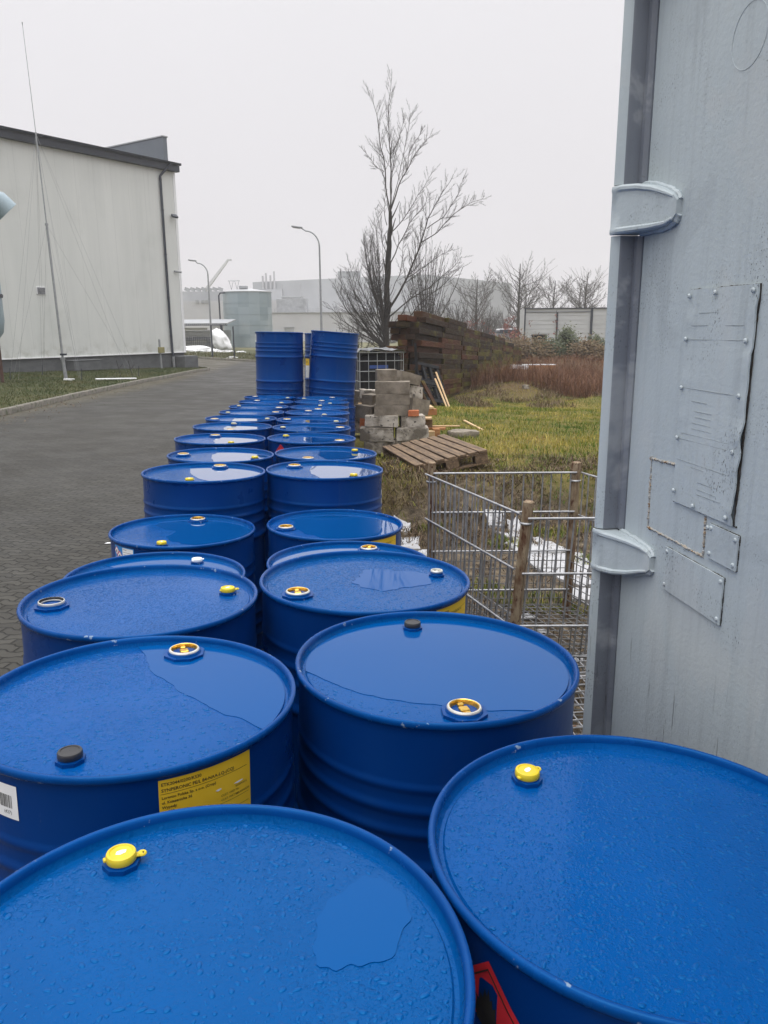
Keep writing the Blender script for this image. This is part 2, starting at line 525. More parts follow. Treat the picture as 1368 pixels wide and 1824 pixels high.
def mat_wall():
    t = NT('stained_white_cladding')
    co = t.coords('Object', False)
    st = t.noise(t.coords('Object', False, (1.0, 1.0, .10)), 1.1, 6, .65)
    col = t.ramp(st, [(.25, (0.70, 0.71, 0.68)), (.75, (0.60, 0.615, 0.59))])
    al = t.noise(co, .35, 5, .6)
    col = t.mix(t.maprange(al, .5, .78, 0, .5), col, (0.47, 0.49, 0.46))
    dr = t.noise(t.coords('Object', False, (3.2, 3.2, .16)), 1.0, 4, .7)
    col = t.mix(t.maprange(dr, .58, .8, 0, .5), col, (0.38, 0.39, 0.37))
    sepz = t.n('ShaderNodeSeparateXYZ'); t.set(sepz, 0, co)
    spl = t.math('MULTIPLY', t.maprange(sepz.outputs['Z'], 1.3, .35), t.maprange(t.noise(co, 2.2, 5, .7), .42, .7))
    col = t.mix(t.math('MULTIPLY', spl, .5), col, (0.33, 0.33, 0.27))
    # panel joints every metre
    sep = t.n('ShaderNodeSeparateXYZ'); t.set(sep, 0, co)
    fr = t.math('FRACT', t.math('MULTIPLY', sep.outputs['X'], 1.0))
    j = t.math('LESS_THAN', fr, .012)
    col = t.mix(t.math('MULTIPLY', j, .45), col, (0.35, 0.36, 0.35))
    return t.fin(col, .6, 0., None, .3)


M['wall'] = mat_wall()


def mat_tank():
    t = NT('patched_galvanised_sheet')
    co = t.coords('Generated', False)
    sep = t.n('ShaderNodeSeparateXYZ'); tc = t.coords('Object', False); t.set(sep, 0, tc)
    ang = t.math('MULTIPLY', t.math('ARCTAN2', sep.outputs['Y'], sep.outputs['X']), 14 / (2 * math.pi))
    zz = t.math('MULTIPLY', sep.outputs['Z'], .68)
    cb = t.n('ShaderNodeCombineXYZ'); t.set(cb, 0, t.math('FLOOR', ang)); t.set(cb, 1, t.math('FLOOR', zz))
    wn = t.n('ShaderNodeTexWhiteNoise'); t.set(wn, 'Vector', cb.outputs[0])
    col = t.ramp(wn.outputs['Value'], [(0., (0.22, 0.28, 0.31)), (1., (0.33, 0.39, 0.42))])
    nz = t.noise(tc, .7, 5, .6)
    col = t.mix(t.maprange(nz, .45, .75, 0, .5), col, (0.42, 0.46, 0.47))
    return t.fin(col, .45, .3, None)


M['tank'] = mat_tank()


def mat_sleeper():
    t = NT('tarred_sleeper_wood')
    oi = t.n('ShaderNodeObjectInfo')
    base = t.ramp(oi.outputs['Random'], [(0., (0.005, 0.0035, 0.003)), (.25, (0.026, 0.014, 0.008)), (.5, (0.085, 0.026, 0.012)), (.68, (0.060, 0.024, 0.012)), (.84, (0.048, 0.036, 0.012)), (1., (0.009, 0.0065, 0.005))])
    co = t.coords('Object', True, (1, 10, 10))
    nz = t.noise(co, 2.5, 6, .65)
    col = t.mix(t.maprange(nz, .35, .7, 0, .6), base, (0.062, 0.032, 0.017))
    tc = t.coords('Object', True)
    ms = t.noise(tc, 1.1, 5, .6)
    g = t.n('ShaderNodeNewGeometry'); sp = t.n('ShaderNodeSeparateXYZ'); t.set(sp, 0, g.outputs['Position'])
    lowm = t.math('ADD', t.maprange(sp.outputs['Z'], .9, -.3, 0., .08), t.maprange(sp.outputs['Y'], 22.5, 30., 0., .08))
    col = t.mix(t.maprange(t.math('ADD', ms, lowm), .55, .72, 0, .85), col, (0.105, 0.098, 0.012))
    return t.fin(col, t.maprange(nz, .3, .7, .5, .8), 0., t.bump(nz, .018), .12)


M['sleeper'] = mat_sleeper()


def mat_road():
    t = NT('wet_interlocking_paving')
    tc = t.n('ShaderNodeTexCoord')
    mp = t.n('ShaderNodeMapping'); mp.inputs['Rotation'].default_value = (0, 0, R(9)); t.set(mp, 'Vector', tc.outputs['Object'])
    sep = t.n('ShaderNodeSeparateXYZ'); t.set(sep, 0, mp.outputs[0])
    X, Y = sep.outputs['X'], sep.outputs['Y']
    U, V = .165, .075
    # zigzag bed joints
    tri = t.math('PINGPONG', t.math('DIVIDE', X, U * .5), 1.0)
    v = t.math('ADD', t.math('DIVIDE', Y, V), t.math('MULTIPLY', t.maprange(tri, .25, .75, 0, 1), .32))
    row = t.math('FLOOR', v); fv = t.math('SUBTRACT', v, row)
    half = t.math('MULTIPLY', t.math('MODULO', row, 2.0), .5)
    u = t.math('ADD', t.math('DIVIDE', X, U), half)
    cu = t.math('FLOOR', u); fu = t.math('SUBTRACT', u, cu)
    ev = t.math('MINIMUM', fv, t.math('SUBTRACT', 1., fv))
    eu = t.math('MULTIPLY', t.math('MINIMUM', fu, t.math('SUBTRACT', 1., fu)), 2.0)
    ed = t.math('MINIMUM', ev, eu)
    joint = t.maprange(ed, .045, .105, 1., 0.)
    cb = t.n('ShaderNodeCombineXYZ'); t.set(cb, 0, cu); t.set(cb, 1, row)
    wn = t.n('ShaderNodeTexWhiteNoise'); t.set(wn, 'Vector', cb.outputs[0])
    co = tc.outputs['Object']
    big = t.noise(co, .35, 5, .6)
    col = t.ramp(wn.outputs['Value'], [(0., (0.034, 0.0315, 0.0265)), (1., (0.058, 0.0545, 0.046))])
    col = t.mix(t.maprange(big, .4, .7, 0, .4), col, (0.033, 0.0315, 0.0285))
    fine = t.noise(co, 60., 4, .7)
    col = t.mix(t.maprange(fine, .5, .8, 0, .4), col, (0.070, 0.066, 0.058))
    col = t.mix(t.math('MULTIPLY', joint, .85), col, (0.008, 0.0075, 0.006))
    # moss and silt along the kerb side
    sil = t.noise(co, 1.8, 4, .6)
    sepo = t.n('ShaderNodeSeparateXYZ'); t.set(sepo, 0, co)
    kx = t.math('ADD', sepo.outputs['X'], t.math('MULTIPLY', sepo.outputs['Y'], .045))
    edge = t.maprange(t.math('ADD', kx, t.math('MULTIPLY', sil, .9)), -6.2, -7.2)
    col = t.mix(t.math('MULTIPLY', edge, .45), col, (0.11, 0.095, 0.055))
    h = t.math('ADD', t.math('MULTIPLY', t.maprange(ed, .02, .12), 1.0), t.math('MULTIPLY', fine, .25))
    nb = t.bump(h, .0045)
    rg = t.maprange(t.noise(co, 1.1, 4, .6), .3, .7, .45, .68)
    return t.fin(col, rg, 0., nb, .22)


M['road'] = mat_road()


def mat_ground():
    t = NT('soil_and_turf')
    tc = t.n('ShaderNodeTexCoord'); co = tc.outputs['Object']
    sep = t.n('ShaderNodeSeparateXYZ'); t.set(sep, 0, co)
    X, Y = sep.outputs['X'], sep.outputs['Y']
    n1 = t.noise(co, 1.3, 6, .65); n2 = t.noise(co, 9., 6, .7); n3 = t.noise(co, 42., 4, .7)
    soil = t.ramp(n2, [(.36, (0.028, 0.020, 0.013)), (.5, (0.085, 0.064, 0.042)), (.66, (0.19, 0.150, 0.098))])
    soil = t.mix(t.maprange(n3, .55, .7, 0, .7), soil, (0.05, 0.04, 0.028))
    turf = t.ramp(n1, [(.3, (0.070, 0.075, 0.011)), (.55, (0.145, 0.118, 0.022)), (.75, (0.20, 0.140, 0.038))])
    turf = t.mix(t.maprange(n2, .5, .75, 0, .6), turf, (0.11, 0.075, 0.035))
    far = t.ramp(n2, [(.3, (0.060, 0.036, 0.018)), (.7, (0.12, 0.080, 0.036))])
    yy = t.math('ADD', Y, t.math('MULTIPLY', n1, 1.6))
    col = t.mix(t.maprange(yy, 7.8, 8.7), soil, turf)
    col = t.mix(t.maprange(yy, 23., 27.), col, far)
    mead = t.ramp(n1, [(.3, (0.11, 0.115, 0.05)), (.7, (0.17, 0.15, 0.08))])
    col = t.mix(t.maprange(yy, 44., 52.), col, mead)
    nb = t.bump(n2, .03); nb = t.bump(n3, .01, 1., nb)
    return t.fin(col, .9, 0., nb, .3)


M['ground'] = mat_ground()


def mat_verge():
    t = NT('verge_turf')
    co = t.coords('Object', False)
    n1 = t.noise(co, .6, 5, .6); n2 = t.noise(co, 8., 5, .7)
    col = t.ramp(n1, [(.3, (0.032, 0.045, 0.012)), (.7, (0.065, 0.062, 0.020))])
    col = t.mix(t.maprange(n2, .5, .7, 0, .5), col, (0.085, 0.064, 0.03))
    return t.fin(col, .9, 0., t.bump(n2, .03), .3)


M['verge'] = mat_verge()


def mat_blades(name, cols):
    t = NT(name)
    a = t.n('ShaderNodeAttribute', attribute_name='tint')
    col = t.ramp(a.outputs['Fac'], cols)
    return t.fin(col, .65, 0., None, .3)


M['grass'] = mat_blades('mixed_green_and_straw_blades', [(0., (0.060, 0.125, 0.012)), (.30, (0.155, 0.180, 0.018)), (.56, (0.34, 0.285, 0.050)), (.82, (0.52, 0.40, 0.12)), (1., (0.28, 0.165, 0.062))])
M['vergegrass'] = mat_blades('short_verge_blades', [(0., (0.022, 0.050, 0.006)), (.45, (0.048, 0.064, 0.008)), (.75, (0.095, 0.080, 0.020)), (1., (0.17, 0.13, 0.045))])
M['reed'] = mat_blades('dead_brown_stalks', [(0., (0.065, 0.028, 0.016)), (.5, (0.165, 0.075, 0.040)), (.85, (0.26, 0.140, 0.075)), (1., (0.38, 0.25, 0.14))])
M['straw'] = mat_blades('dead_straw_litter', [(0., (0.05, 0.035, 0.024)), (.5, (0.13, 0.085, 0.045)), (1., (0.34, 0.26, 0.16))])

# ------------------------------------------------------------------ terrain
NX, NY, NZ = 0.02184499, 0.02189103, 0.99952168
PN = Vector((NX, NY, NZ))


def ss(a, b, x):
    t = min(1., max(0., (x - a) / (b - a)))
    return t * t * (3 - 2 * t)


def terr(x, y):
    xc = min(25., max(-25., x))
    yf = y if y < 30 else 30 + 12 * (1 - math.exp(-(y - 30) / 12))
    return -(NX * xc + NY * yf) / NZ


def interp(tab, y):
    if y <= tab[0][0]: return tab[0][1]
    for (a, va), (b, vb) in zip(tab, tab[1:]):
        if y <= b: return va + (vb - va) * (y - a) / (b - a)
    return tab[-1][1]


RR = [(-4, .62), (3, .55), (5.5, .18), (9, -.12), (20, -.45), (32, -.2), (40, .6), (42, 1.0)]


def field(x, y):
    z = terr(x, y)
    z += 0.38 * ss(6.9, 7.6, y + .25 * math.sin(x * 2.1)) * (1 - ss(15, 21, y)) * ss(-.35 - .55 * ss(9.2, 10.2, y), .10 - .75 * ss(9.2, 10.2, y), x)
    z -= .13 * math.exp(-((x - .12) ** 2 / .5 + (y - 9.75) ** 2 / .35))
    z += 1.0 * ss(33, 41, y) * ss(1, 5, x)
    z += .50 * math.exp(-((x - 4.7) ** 2 + (y - 26.5) ** 2) / 2.4)
    z += .28 * math.exp(-((x - 6.3) ** 2 + (y - 22.0) ** 2) / 1.2)
    if x > interp(RR, y) + .02 and y > 4:
        z += .035 * mnoise.noise(Vector((x * 1.7, y * 1.7, 0))) + .02 * mnoise.noise(Vector((x * 5, y * 5, 3)))
    return z


def ground_sheet():
    def axis(lo, hi, segs):
        out = []
        for a, b, s in segs:
            n = max(1, int(round((b - a) / s)))
            out += [a + (b - a) * i / n for i in range(n)]
        return out + [hi]
    xs = axis(-320, 320, [(-320, -60, 20), (-60, -20, 4), (-20, -1, 1), (-1, 9, .12), (9, 25, 1), (25, 60, 4), (60, 320, 20)])
    ys = axis(-60, 330, [(-60, -4, 8), (-4, 4, 1), (4, 24, .14), (24, 46, .5), (46, 100, 3), (100, 330, 12)])
    m = MB()
    for y in ys:
        for x in xs:
            m.v.append((x, y, field(x, y) - (0.012 if x < .6 else 0.0)))
    w = len(xs)
    for j in range(len(ys) - 1):
        for i in range(w - 1):
            a = j * w + i
            m.f.append((a, a + 1, a + 1 + w, a + w)); m.mi.append(0)
    o = m.build('ground', M['ground'], smooth=180)
    return tag(o, kind='structure')


ground_sheet()

KL = [(-4, -6.4), (10, -7.55), (16.7, -8.19), (23.15, -8.82), (30.7, -9.45), (40.8, -9.62), (42.7, -9.37), (43.6, -9.55)]
FK = [(42, 1.0), (47.8, -4.1), (54.4, -8.9), (58, -13.0), (64.8, -18.5), (80, -45)]




def road():
    m = MB(); n = 20
    ys = [-4 + .5 * i for i in range(int((80 + 4) / .5) + 1)]
    for y in ys:
        xl = interp(KL, y) - .02 if y < 43.6 else (-9.55 - (y - 43.6) * 3.2 if y < 46 else -17.2 - (y - 46) * 2.)
        xr = interp(RR, y) if y < 42 else interp(FK, y)
        xl = min(xl, xr - .5)
        for i in range(n + 1):
            x = xl + (xr - xl) * i / n
            m.v.append((x, y, terr(x, y) + .004))
    w = n + 1
    for j in range(len(ys) - 1):
        for i in range(n):
            a = j * w + i
            m.f.append((a, a + 1, a + 1 + w, a + w)); m.mi.append(0)
    tag(m.build('road', M['road'], smooth=180), kind='structure')


road()


def kerb(path, name, w=.12, h=.14, side=-1):
    # path of (x, y): the road-side foot of the kerb
    m = MB(); n = len(path)
    for i, (x, y) in enumerate(path):
        a = path[max(0, i - 1)]; b = path[min(n - 1, i + 1)]
        d = Vector((b[0] - a[0], b[1] - a[1])).normalized(); nn = Vector((-d.y, d.x)) * -side
        z = terr(x, y)
        jog = .004 * mnoise.noise(Vector((x * 2, y * 2, 0)))
        for dx, dz in ((0, -.1), (0, h - .02), (.02, h), (w, h), (w, -.1)):
            m.v.append((x + nn.x * (dx + jog), y + nn.y * (dx + jog), z + dz + jog))
    for i in range(n - 1):
        for k in range(4):
            a = i * 5 + k
            m.f.append((a, a + 1, a + 6, a + 5)); m.mi.append(0)
    tag(m.build(name, M['kerb'], smooth=50), kind='structure')


kl = [(interp(KL, y), y) for y in [(-4 + i * .5) for i in range(94)]]
kl += [(-9.40, 43.0), (-9.6, 43.7), (-10.1, 44.3), (-10.8, 44.9), (-11.6, 45.6), (-13, 47.6), (-16, 52)]
kerb(kl, 'kerb', side=-1)
fk = []
for (a, b) in zip(FK, FK[1:]):
    for i in range(8): fk.append((a[1] + (b[1] - a[1]) * i / 8, a[0] + (b[0] - a[0]) * i / 8))
kerb(fk, 'kerb', side=1, h=.15)


def strip_sheet(name, left, right, ys, dz, mat, n=16):
    m = MB()
    for y in ys:
        xl, xr = left(y), right(y)
        for i in range(n + 1):
            x = xl + (xr - xl) * i / n
            m.v.append((x, y, terr(x, y) + dz))
    w = n + 1
    for j in range(len(ys) - 1):
        for i in range(n):
            a = j * w + i
            m.f.append((a, a + 1, a + 1 + w, a + w)); m.mi.append(0)
    return tag(m.build(name, mat, smooth=180), kind='structure')


strip_sheet('verge', lambda y: -26, lambda y: interp(KL, y) - .10, [-4 + .8 * i for i in range(60)], .11, M['verge'])
strip_sheet('verge', lambda y: interp(FK, y) + .10 if y < 80 else -45, lambda y: max(4, interp(FK, y) + 18), [42.2 + 1.0 * i for i in range(38)], .10, M['verge'])


m = MB(); r = random.Random(2)
for i in range(5):
    x, y = -2.25 + r.uniform(-.06, .06), 6.15 + r.uniform(-.05, .05); z = terr(x, y) + .008
    a = r.uniform(0, 3); q = r.uniform(.010, .03)
    m.add([(x - q, y, z), (x, y - q * .6, z + .004), (x + q, y + .005, z), (x, y + q * .6, z + .006)], [(0, 1, 2, 3)])
tag(m.build('litter', [M['lab_w']]), 'small torn white paper litter lying on the paved road', 'litter')

# ------------------------------------------------------------------ blade fields (nobody could count them)
def blades(name, pts, hrange, wrange, mat, lean=.5, seed=1, tintfn=None, kind='stuff', clump=True):
    g = np.random.default_rng(seed)
    n = len(pts); P = np.array(pts, float)
    h = g.uniform(hrange[0], hrange[1], n) * g.uniform(.6, 1.2, n) * np.array([1 + .45 * mnoise.noise(Vector((p[0] * .7, p[1] * .7, 3.3))) for p in P]); w = g.uniform(wrange[0], wrange[1], n)
    az = g.uniform(0, 2 * np.pi, n); la = g.uniform(0, 2 * np.pi, n); ln = g.uniform(.05, lean, n) * h
    dx, dy = np.cos(az) * w / 2, np.sin(az) * w / 2
    lx, ly = np.cos(la) * ln, np.sin(la) * ln
    V = np.zeros((n, 5, 3))
    V[:, 0] = P + np.stack([-dx, -dy, 0 * h], 1)
    V[:, 1] = P + np.stack([dx, dy, 0 * h], 1)
    V[:, 2] = P + np.stack([dx * .8 + lx * .35, dy * .8 + ly * .35, h * .6], 1)
    V[:, 3] = P + np.stack([-dx * .8 + lx * .35, -dy * .8 + ly * .35, h * .6], 1)
    V[:, 4] = P + np.stack([lx, ly, h * .97 - ln * .25], 1)
    me = bpy.data.meshes.new(name)
    nv = n * 5
    me.vertices.add(nv); me.vertices.foreach_set('co', V.reshape(-1))
    idx = np.arange(n) * 5
    quads = np.stack([idx, idx + 1, idx + 2, idx + 3], 1); tris = np.stack([idx + 3, idx + 2, idx + 4], 1)
    loops = np.concatenate([quads.reshape(-1), tris.reshape(-1)])
    me.loops.add(len(loops)); me.loops.foreach_set('vertex_index', loops.astype(np.int32))
    me.polygons.add(2 * n)
    ls = np.concatenate([np.arange(n) * 4, n * 4 + np.arange(n) * 3]).astype(np.int32)
    me.polygons.foreach_set('loop_start', ls)
    me.update(calc_edges=True)
    tint = g.beta(2, 2.2, n) if tintfn is None else tintfn(P, g)
    at = me.attributes.new('tint', 'FLOAT', 'POINT')
    at.data.foreach_set('value', np.repeat(tint, 5).astype(np.float32))
    me.materials.append(mat)
    me.validate()
    o = link(bpy.data.objects.new(name, me))
    return tag(o, kind=kind)


def scatter(n, xr, yr, seed, zf=field, keep=None, power=1.0):
    r = random.Random(seed); out = []
    while len(out) < n:
        x = r.uniform(*xr); y = yr[0] + (yr[1] - yr[0]) * r.random() ** power
        if keep and not keep(x, y, r): continue
        out.append((x, y, zf(x, y) - .005))
    return out


def nz2(x, y, s, o=0.): return mnoise.noise(Vector((x * s, y * s, o)))


def tint_field(P, g):
    n = len(P)
    base = np.array([.37 + .55 * nz2(x, y, .8, 2.) + .35 * nz2(x, y, 3., 5.) for x, y, z in P])
    base -= np.array([.42 * math.exp(-((x - 2.6) ** 2 / 1.6 + (y - 20.5) ** 2 / 5.)) + .22 * math.exp(-((x - 4.2) ** 2 / 2 + (y - 13) ** 2 / 8)) for x, y, z in P])
    return np.clip(base + g.normal(0, .17, n), 0, 1)


def keep_field(x, y, r):
    if x > y * .30 + .4: return False
    if x < -.25 + .02 * (y - 8): return False
    d = ss(6.8, 8.1, y + .8 * nz2(x, y, 1.1)) * .94 + .06
    return r.random() < d * (.55 + .6 * (nz2(x, y, 2.2, 9.) + .5))


blades('grass', scatter(75000, (-.6, 8.6), (6.2, 27), 3, keep=keep_field, power=1.35), (.025, .085), (.004, .010), M['grass'], .9, 5, tint_field)


def keep_reed(x, y, r):
    if x > y * .30 + .6: return False
    edge = 23.2 + (8.0 - x) * .85 if x < 8 else 23.2
    return y > edge + .8 * nz2(x, y, .6) and y < 35.5 + .8 * nz2(x, y, .9, 2.) and r.random() < .75 + nz2(x, y, .9, 4.)


blades('dry_grass', scatter(30000, (2.6, 12.0), (22, 39.5), 8, keep=keep_reed), (.30, .95), (.008, .018), M['reed'], .75, 9)
blades('dry_grass', scatter(7000, (2.2, 10), (20.5, 29), 12, keep=lambda x, y, r: x < y * .3 and nz2(x, y, 1.0, 7) > .05), (.06, .22), (.008, .02), M['straw'], 1.3, 10)
blades('dry_grass', scatter(11000, (2.2, 13), (34, 42), 14, keep=lambda x, y, r: x < y * .32 and nz2(x, y, .8, 5) > -.35), (.14, .45), (.010, .022), M['reed'], .9, 15)
# dead litter on the soil round the cage and on the bank
blades('straw', scatter(9000, (-.1, 2.7), (3.0, 9.2), 21, keep=lambda x, y, r: x > .25 - (y - 3) * .05 and nz2(x, y, 2.4, 1) > -.25), (.03, .09), (.003, .008), M['straw'], 2.2, 11)
blades('straw', scatter(9000, (-.25, 2.9), (6.2, 8.6), 24, keep=lambda x, y, r: x < y * .34 and nz2(x, y, 1.8, 6) > -.2), (.03, .11), (.004, .010), M['straw'], 2.0, 16, lambda P, g: np.clip(g.normal(.32, .22, len(P)), 0, 1))
blades('grass', scatter(5000, (.3, 2.6), (3.2, 6.8), 22, keep=lambda x, y, r: nz2(x, y, 2.0, 13) > .22), (.04, .11), (.004, .009), M['grass'], .9, 12, lambda P, g: np.clip(g.normal(.25, .15, len(P)), 0, 1))
vz = lambda x, y: terr(x, y) + .11


def keep_verge(x, y, r):
    return x < interp(KL, y) - .12


blades('grass', scatter(42000, (-17, -8), (14.5, 44), 31, vz, keep_verge), (.03, .10), (.008, .018), M['vergegrass'], .9, 13, lambda P, g: np.clip(np.array([.40 + .45 * nz2(x, y, .5, 3.) for x, y, z in P]) + g.normal(0, .14, len(P)), 0, 1))
blades('grass', scatter(7000, (-19, 3), (46, 68), 32, lambda x, y: terr(x, y) + .10, lambda x, y, r: x > interp(FK, y) + .15), (.08, .28), (.02, .04), M['vergegrass'], .8, 14, lambda P, g: np.clip(g.normal(.68, .15, len(P)), 0, 1))


blades('leaf_litter', [(x, y, terr(x, y) + .006) for x, y in [(interp(KL, yy) + abs(rnd.gauss(0, .5)), yy) for yy in [rnd.uniform(12, 42) for _ in range(900)]]], (.008, .03), (.01, .03), M['straw'], 3., 71)

# ------------------------------------------------------------------ blue steel drums
PEX = Vector((9.99761370e-01, -4.78323540e-04, -2.18397535e-02)).normalized()
PEY = PN.cross(PEX).normalized()
PLANE_ROT = Matrix((PEX, PEY, PN)).transposed()
LID_Z = 0.860

_b = MB()
prof = [(.280, .004), (.2885, .0), (.2915, .004), (.2915, .012), (.2865, .018), (.2845, .024)]


def bead(z, amp, half):
    return [(.2845 + amp * (.5 + .5 * math.cos(math.pi * k / 4)), z + half * k / 4) for k in range(-4, 5)]


for z_, a_, h_ in ((.095, .004, .016), (.150, .004, .016), (.205, .004, .016), (.300, .0085, .022), (.585, .0085, .022), (.655, .004, .016), (.700, .004, .016), (.745, .003, .014)):
    prof += bead(z_, a_, h_)
prof += [(.2845, .845), (.2855, .858), (.2875, .866)]
_b.lathe(prof, 96, close_bot=True)
drum_body_me = _b
_rim = MB()
rp = [(.2868, .862), (.2905, .864), (.2922, .868), (.2922, .873), (.2905, .8768), (.2870, .878), (.2838, .8768), (.2818, .873), (.2812, .866)]
_rim.lathe(rp, 112)
_lid = MB()
lp = [(.2812, .8665), (.2802, .862), (.2765, LID_Z - .0028), (.2715, LID_Z - .0030), (.2690, LID_Z), (.262, LID_Z + .0007), (.20, LID_Z + .001), (.12, LID_Z + .001), (.05, LID_Z + .001)]
_lid.lathe(lp, 96, close_top=True)
drum_meshes = {}


def shared(key, mb, mats, smooth, parent):
    if key not in drum_meshes:
        o = mb.build(key.split(':')[0], mats, parent, smooth)
        drum_meshes[key] = o
        return o
    o = drum_meshes[key].copy()
    link(o)
    o.parent = parent
    o.location = (0, 0, 0)
    return o


def octagon(r, k=8, ph=0.): return [(r * math.cos(2 * math.pi * (i + .5) / k + ph), r * math.sin(2 * math.pi * (i + .5) / k + ph)) for i in range(k)]


def flange_mb(r):
    m = MB(); p = octagon(r)
    m.prism(p, -.002, .0065)
    q = [(x * .80, y * .80) for x, y in p]
    n = 28
    m.lathe([(r * .80, .0065), (r * .76, .0105), (r * .66, .0115), (r * .66, .004)], n)
    return m


def bung_big():
    # brassy recessed plug with its cross bar, in a pale ring
    m = MB()
    m.lathe([(.0295, .008), (.0335, .0105), (.0342, .014), (.0325, .0165), (.0300, .0170)], 36, m=1)
    m.lathe([(.0300, .0170), (.0283, .0160), (.0275, .0120), (.0270, .0060), (.0262, .0056), (.0255, .0040), (.0240, .0034)], 36, m=0)
    m.lathe([(.0240, .0034), (.0001, .0034)], 36, m=0)
    m.box((0, 0, .0062), (.046, .011, .0056), m=0, bev=.0015)
    m.box((0, .0, .0092), (.017, .019, .0062), m=0, bev=.0015)
    for s in (-1, 1):
        m.box((s * .019, 0, .0085), (.009, .013, .010), m=0, bev=.002)
    return m


def bung_open():
    m = MB()
    m.lathe([(.0290, .006), (.0335, .0105), (.0345, .015), (.0332, .0182), (.0312, .0186)], 36, m=1)
    m.lathe([(.0312, .0186), (.0298, .0165), (.0292, .010), (.0292, .0036), (.0001, .0034)], 36, m=0)  # shallow floor just above the lid, coloured dark to read as a deep hole
    m.lathe([(.0292, .012), (.0284, .010), (.0292, .008)], 36, m=1)
    return m


def bung_small_open():
    m = MB()
    m.lathe([(.0135, .006), (.0175, .0095), (.0180, .0125), (.0165, .0150), (.0140, .0152), (.0122, .012), (.0118, .006)], 30, m=1)
    m.lathe([(.0118, .006), (.0001, .006)], 30, m=0)
    m.box((0, 0, .0085), (.022, .006, .005), m=1, bev=.001)
    return m


def cap_small(tab=True, r=.0185):
    m = MB()
    m.lathe([(r * .96, .004), (r * 1.02, .006), (r * 1.02, .0125), (r * .96, .0150), (r * .78, .0158), (r * .74, .0146), (r * .40, .0148), (.0005, .0150)], 36, close_bot=True)
    if tab:
        m.box((r * 1.14, 0, .0062), (.011, .0085, .0028), bev=.0008)
        m.lathe([(.0028, .0076), (.0052, .0082), (.0062, .0066), (.0052, .0050), (.0028, .0056)], 12, c=(r * 1.38, 0, 0))
        m.box((-r * 1.08, 0, .009), (.004, .007, .004), bev=.001)
        m.prism([(-.007, -.003), (-.0015, -.005), (.0055, -.0025), (.007, .0025), (.001, .004), (-.005, .0025)], .0149, .0154, m=1)
    return m


def puddle_mb(ang, c, bulge=.02, seed=0, rp=.2708, rough=.007, dz=.0020):
    # rain water lying against the chime: the arc of the lid on the low side, a ragged shore on the other
    r = random.Random(seed); a = math.radians(ang)
    half = math.acos(max(-1, min(1, c / rp)))
    poly = [(rp * math.cos(a - half + 2 * half * i / 60), rp * math.sin(a - half + 2 * half * i / 60)) for i in range(61)]
    p1, p0 = poly[-1], poly[0]
    n = 70; off = r.random() * 50
    for i in range(1, n):
        t = i / n
        x = p1[0] + (p0[0] - p1[0]) * t; y = p1[1] + (p0[1] - p1[1]) * t
        env = min(1, 6 * min(t, 1 - t))
        d = bulge * math.sin(math.pi * t) + env * rough * (mnoise.noise(Vector((t * 5, off, 0))) * 2.2 + mnoise.noise(Vector((t * 14, off, 2))) * .8 + mnoise.noise(Vector((t * 45, off, 4))) * .12)
        x -= math.cos(a) * d; y -= math.sin(a) * d
        q = math.hypot(x, y)
        if q > rp: x, y = x * rp / q, y * rp / q
        poly.append((x, y))
    m = MB(); k = len(poly); zt = LID_Z + dz; zb = LID_Z + .0004
    m.v = [(x, y, zt) for x, y in poly] + [(x, y, zb) for x, y in poly]
    m.f = [tuple(range(k))] + [(i, k + i, k + (i + 1) % k, (i + 1) % k) for i in range(k)]; m.mi = [0] * len(m.f)
    return m


def blob_mb(cx, cy, rx, ry, rot, seed, dz=.0020, rough=.35):
    r = random.Random(seed); off = r.random() * 40; poly = []
    for i in range(80):
        a = 2 * math.pi * i / 80
        q = 1 + rough * (mnoise.noise(Vector((math.cos(a) * 1.3, math.sin(a) * 1.3, off))) + .5 * mnoise.noise(Vector((math.cos(a) * 4, math.sin(a) * 4, off))))
        x, y = rx * q * math.cos(a), ry * q * math.sin(a)
        X, Y = cx + x * math.cos(rot) - y * math.sin(rot), cy + x * math.sin(rot) + y * math.cos(rot)
        h = math.hypot(X, Y)
        if h > .2708: X, Y = X * .2708 / h, Y * .2708 / h
        poly.append((X, Y))
    m = MB(); k = len(poly); zt = LID_Z + dz; zb = LID_Z + .0004
    m.v = [(x, y, zt) for x, y in poly] + [(x, y, zb) for x, y in poly]
    m.f = [tuple(range(k))] + [(i, k + i, k + (i + 1) % k, (i + 1) % k) for i in range(k)]; m.mi = [0] * len(m.f)
    return m


def text_tris(s, size, bold=False):
    cu = bpy.data.curves.new('writing', 'FONT'); cu.body = s; cu.size = size; cu.resolution_u = 2
    if bold: cu.offset = size * .018
    ob = bpy.data.objects.new('writing', cu); COL.objects.link(ob)
    dg = bpy.context.evaluated_depsgraph_get(); dg.update()
    me = bpy.data.meshes.new_from_object(ob.evaluated_get(dg))
    vs = [tuple(v.co) for v in me.vertices]; fs = [tuple(p.vertices) for p in me.polygons]
    bpy.data.objects.remove(ob); bpy.data.curves.remove(cu); bpy.data.meshes.remove(me)
    return vs, fs


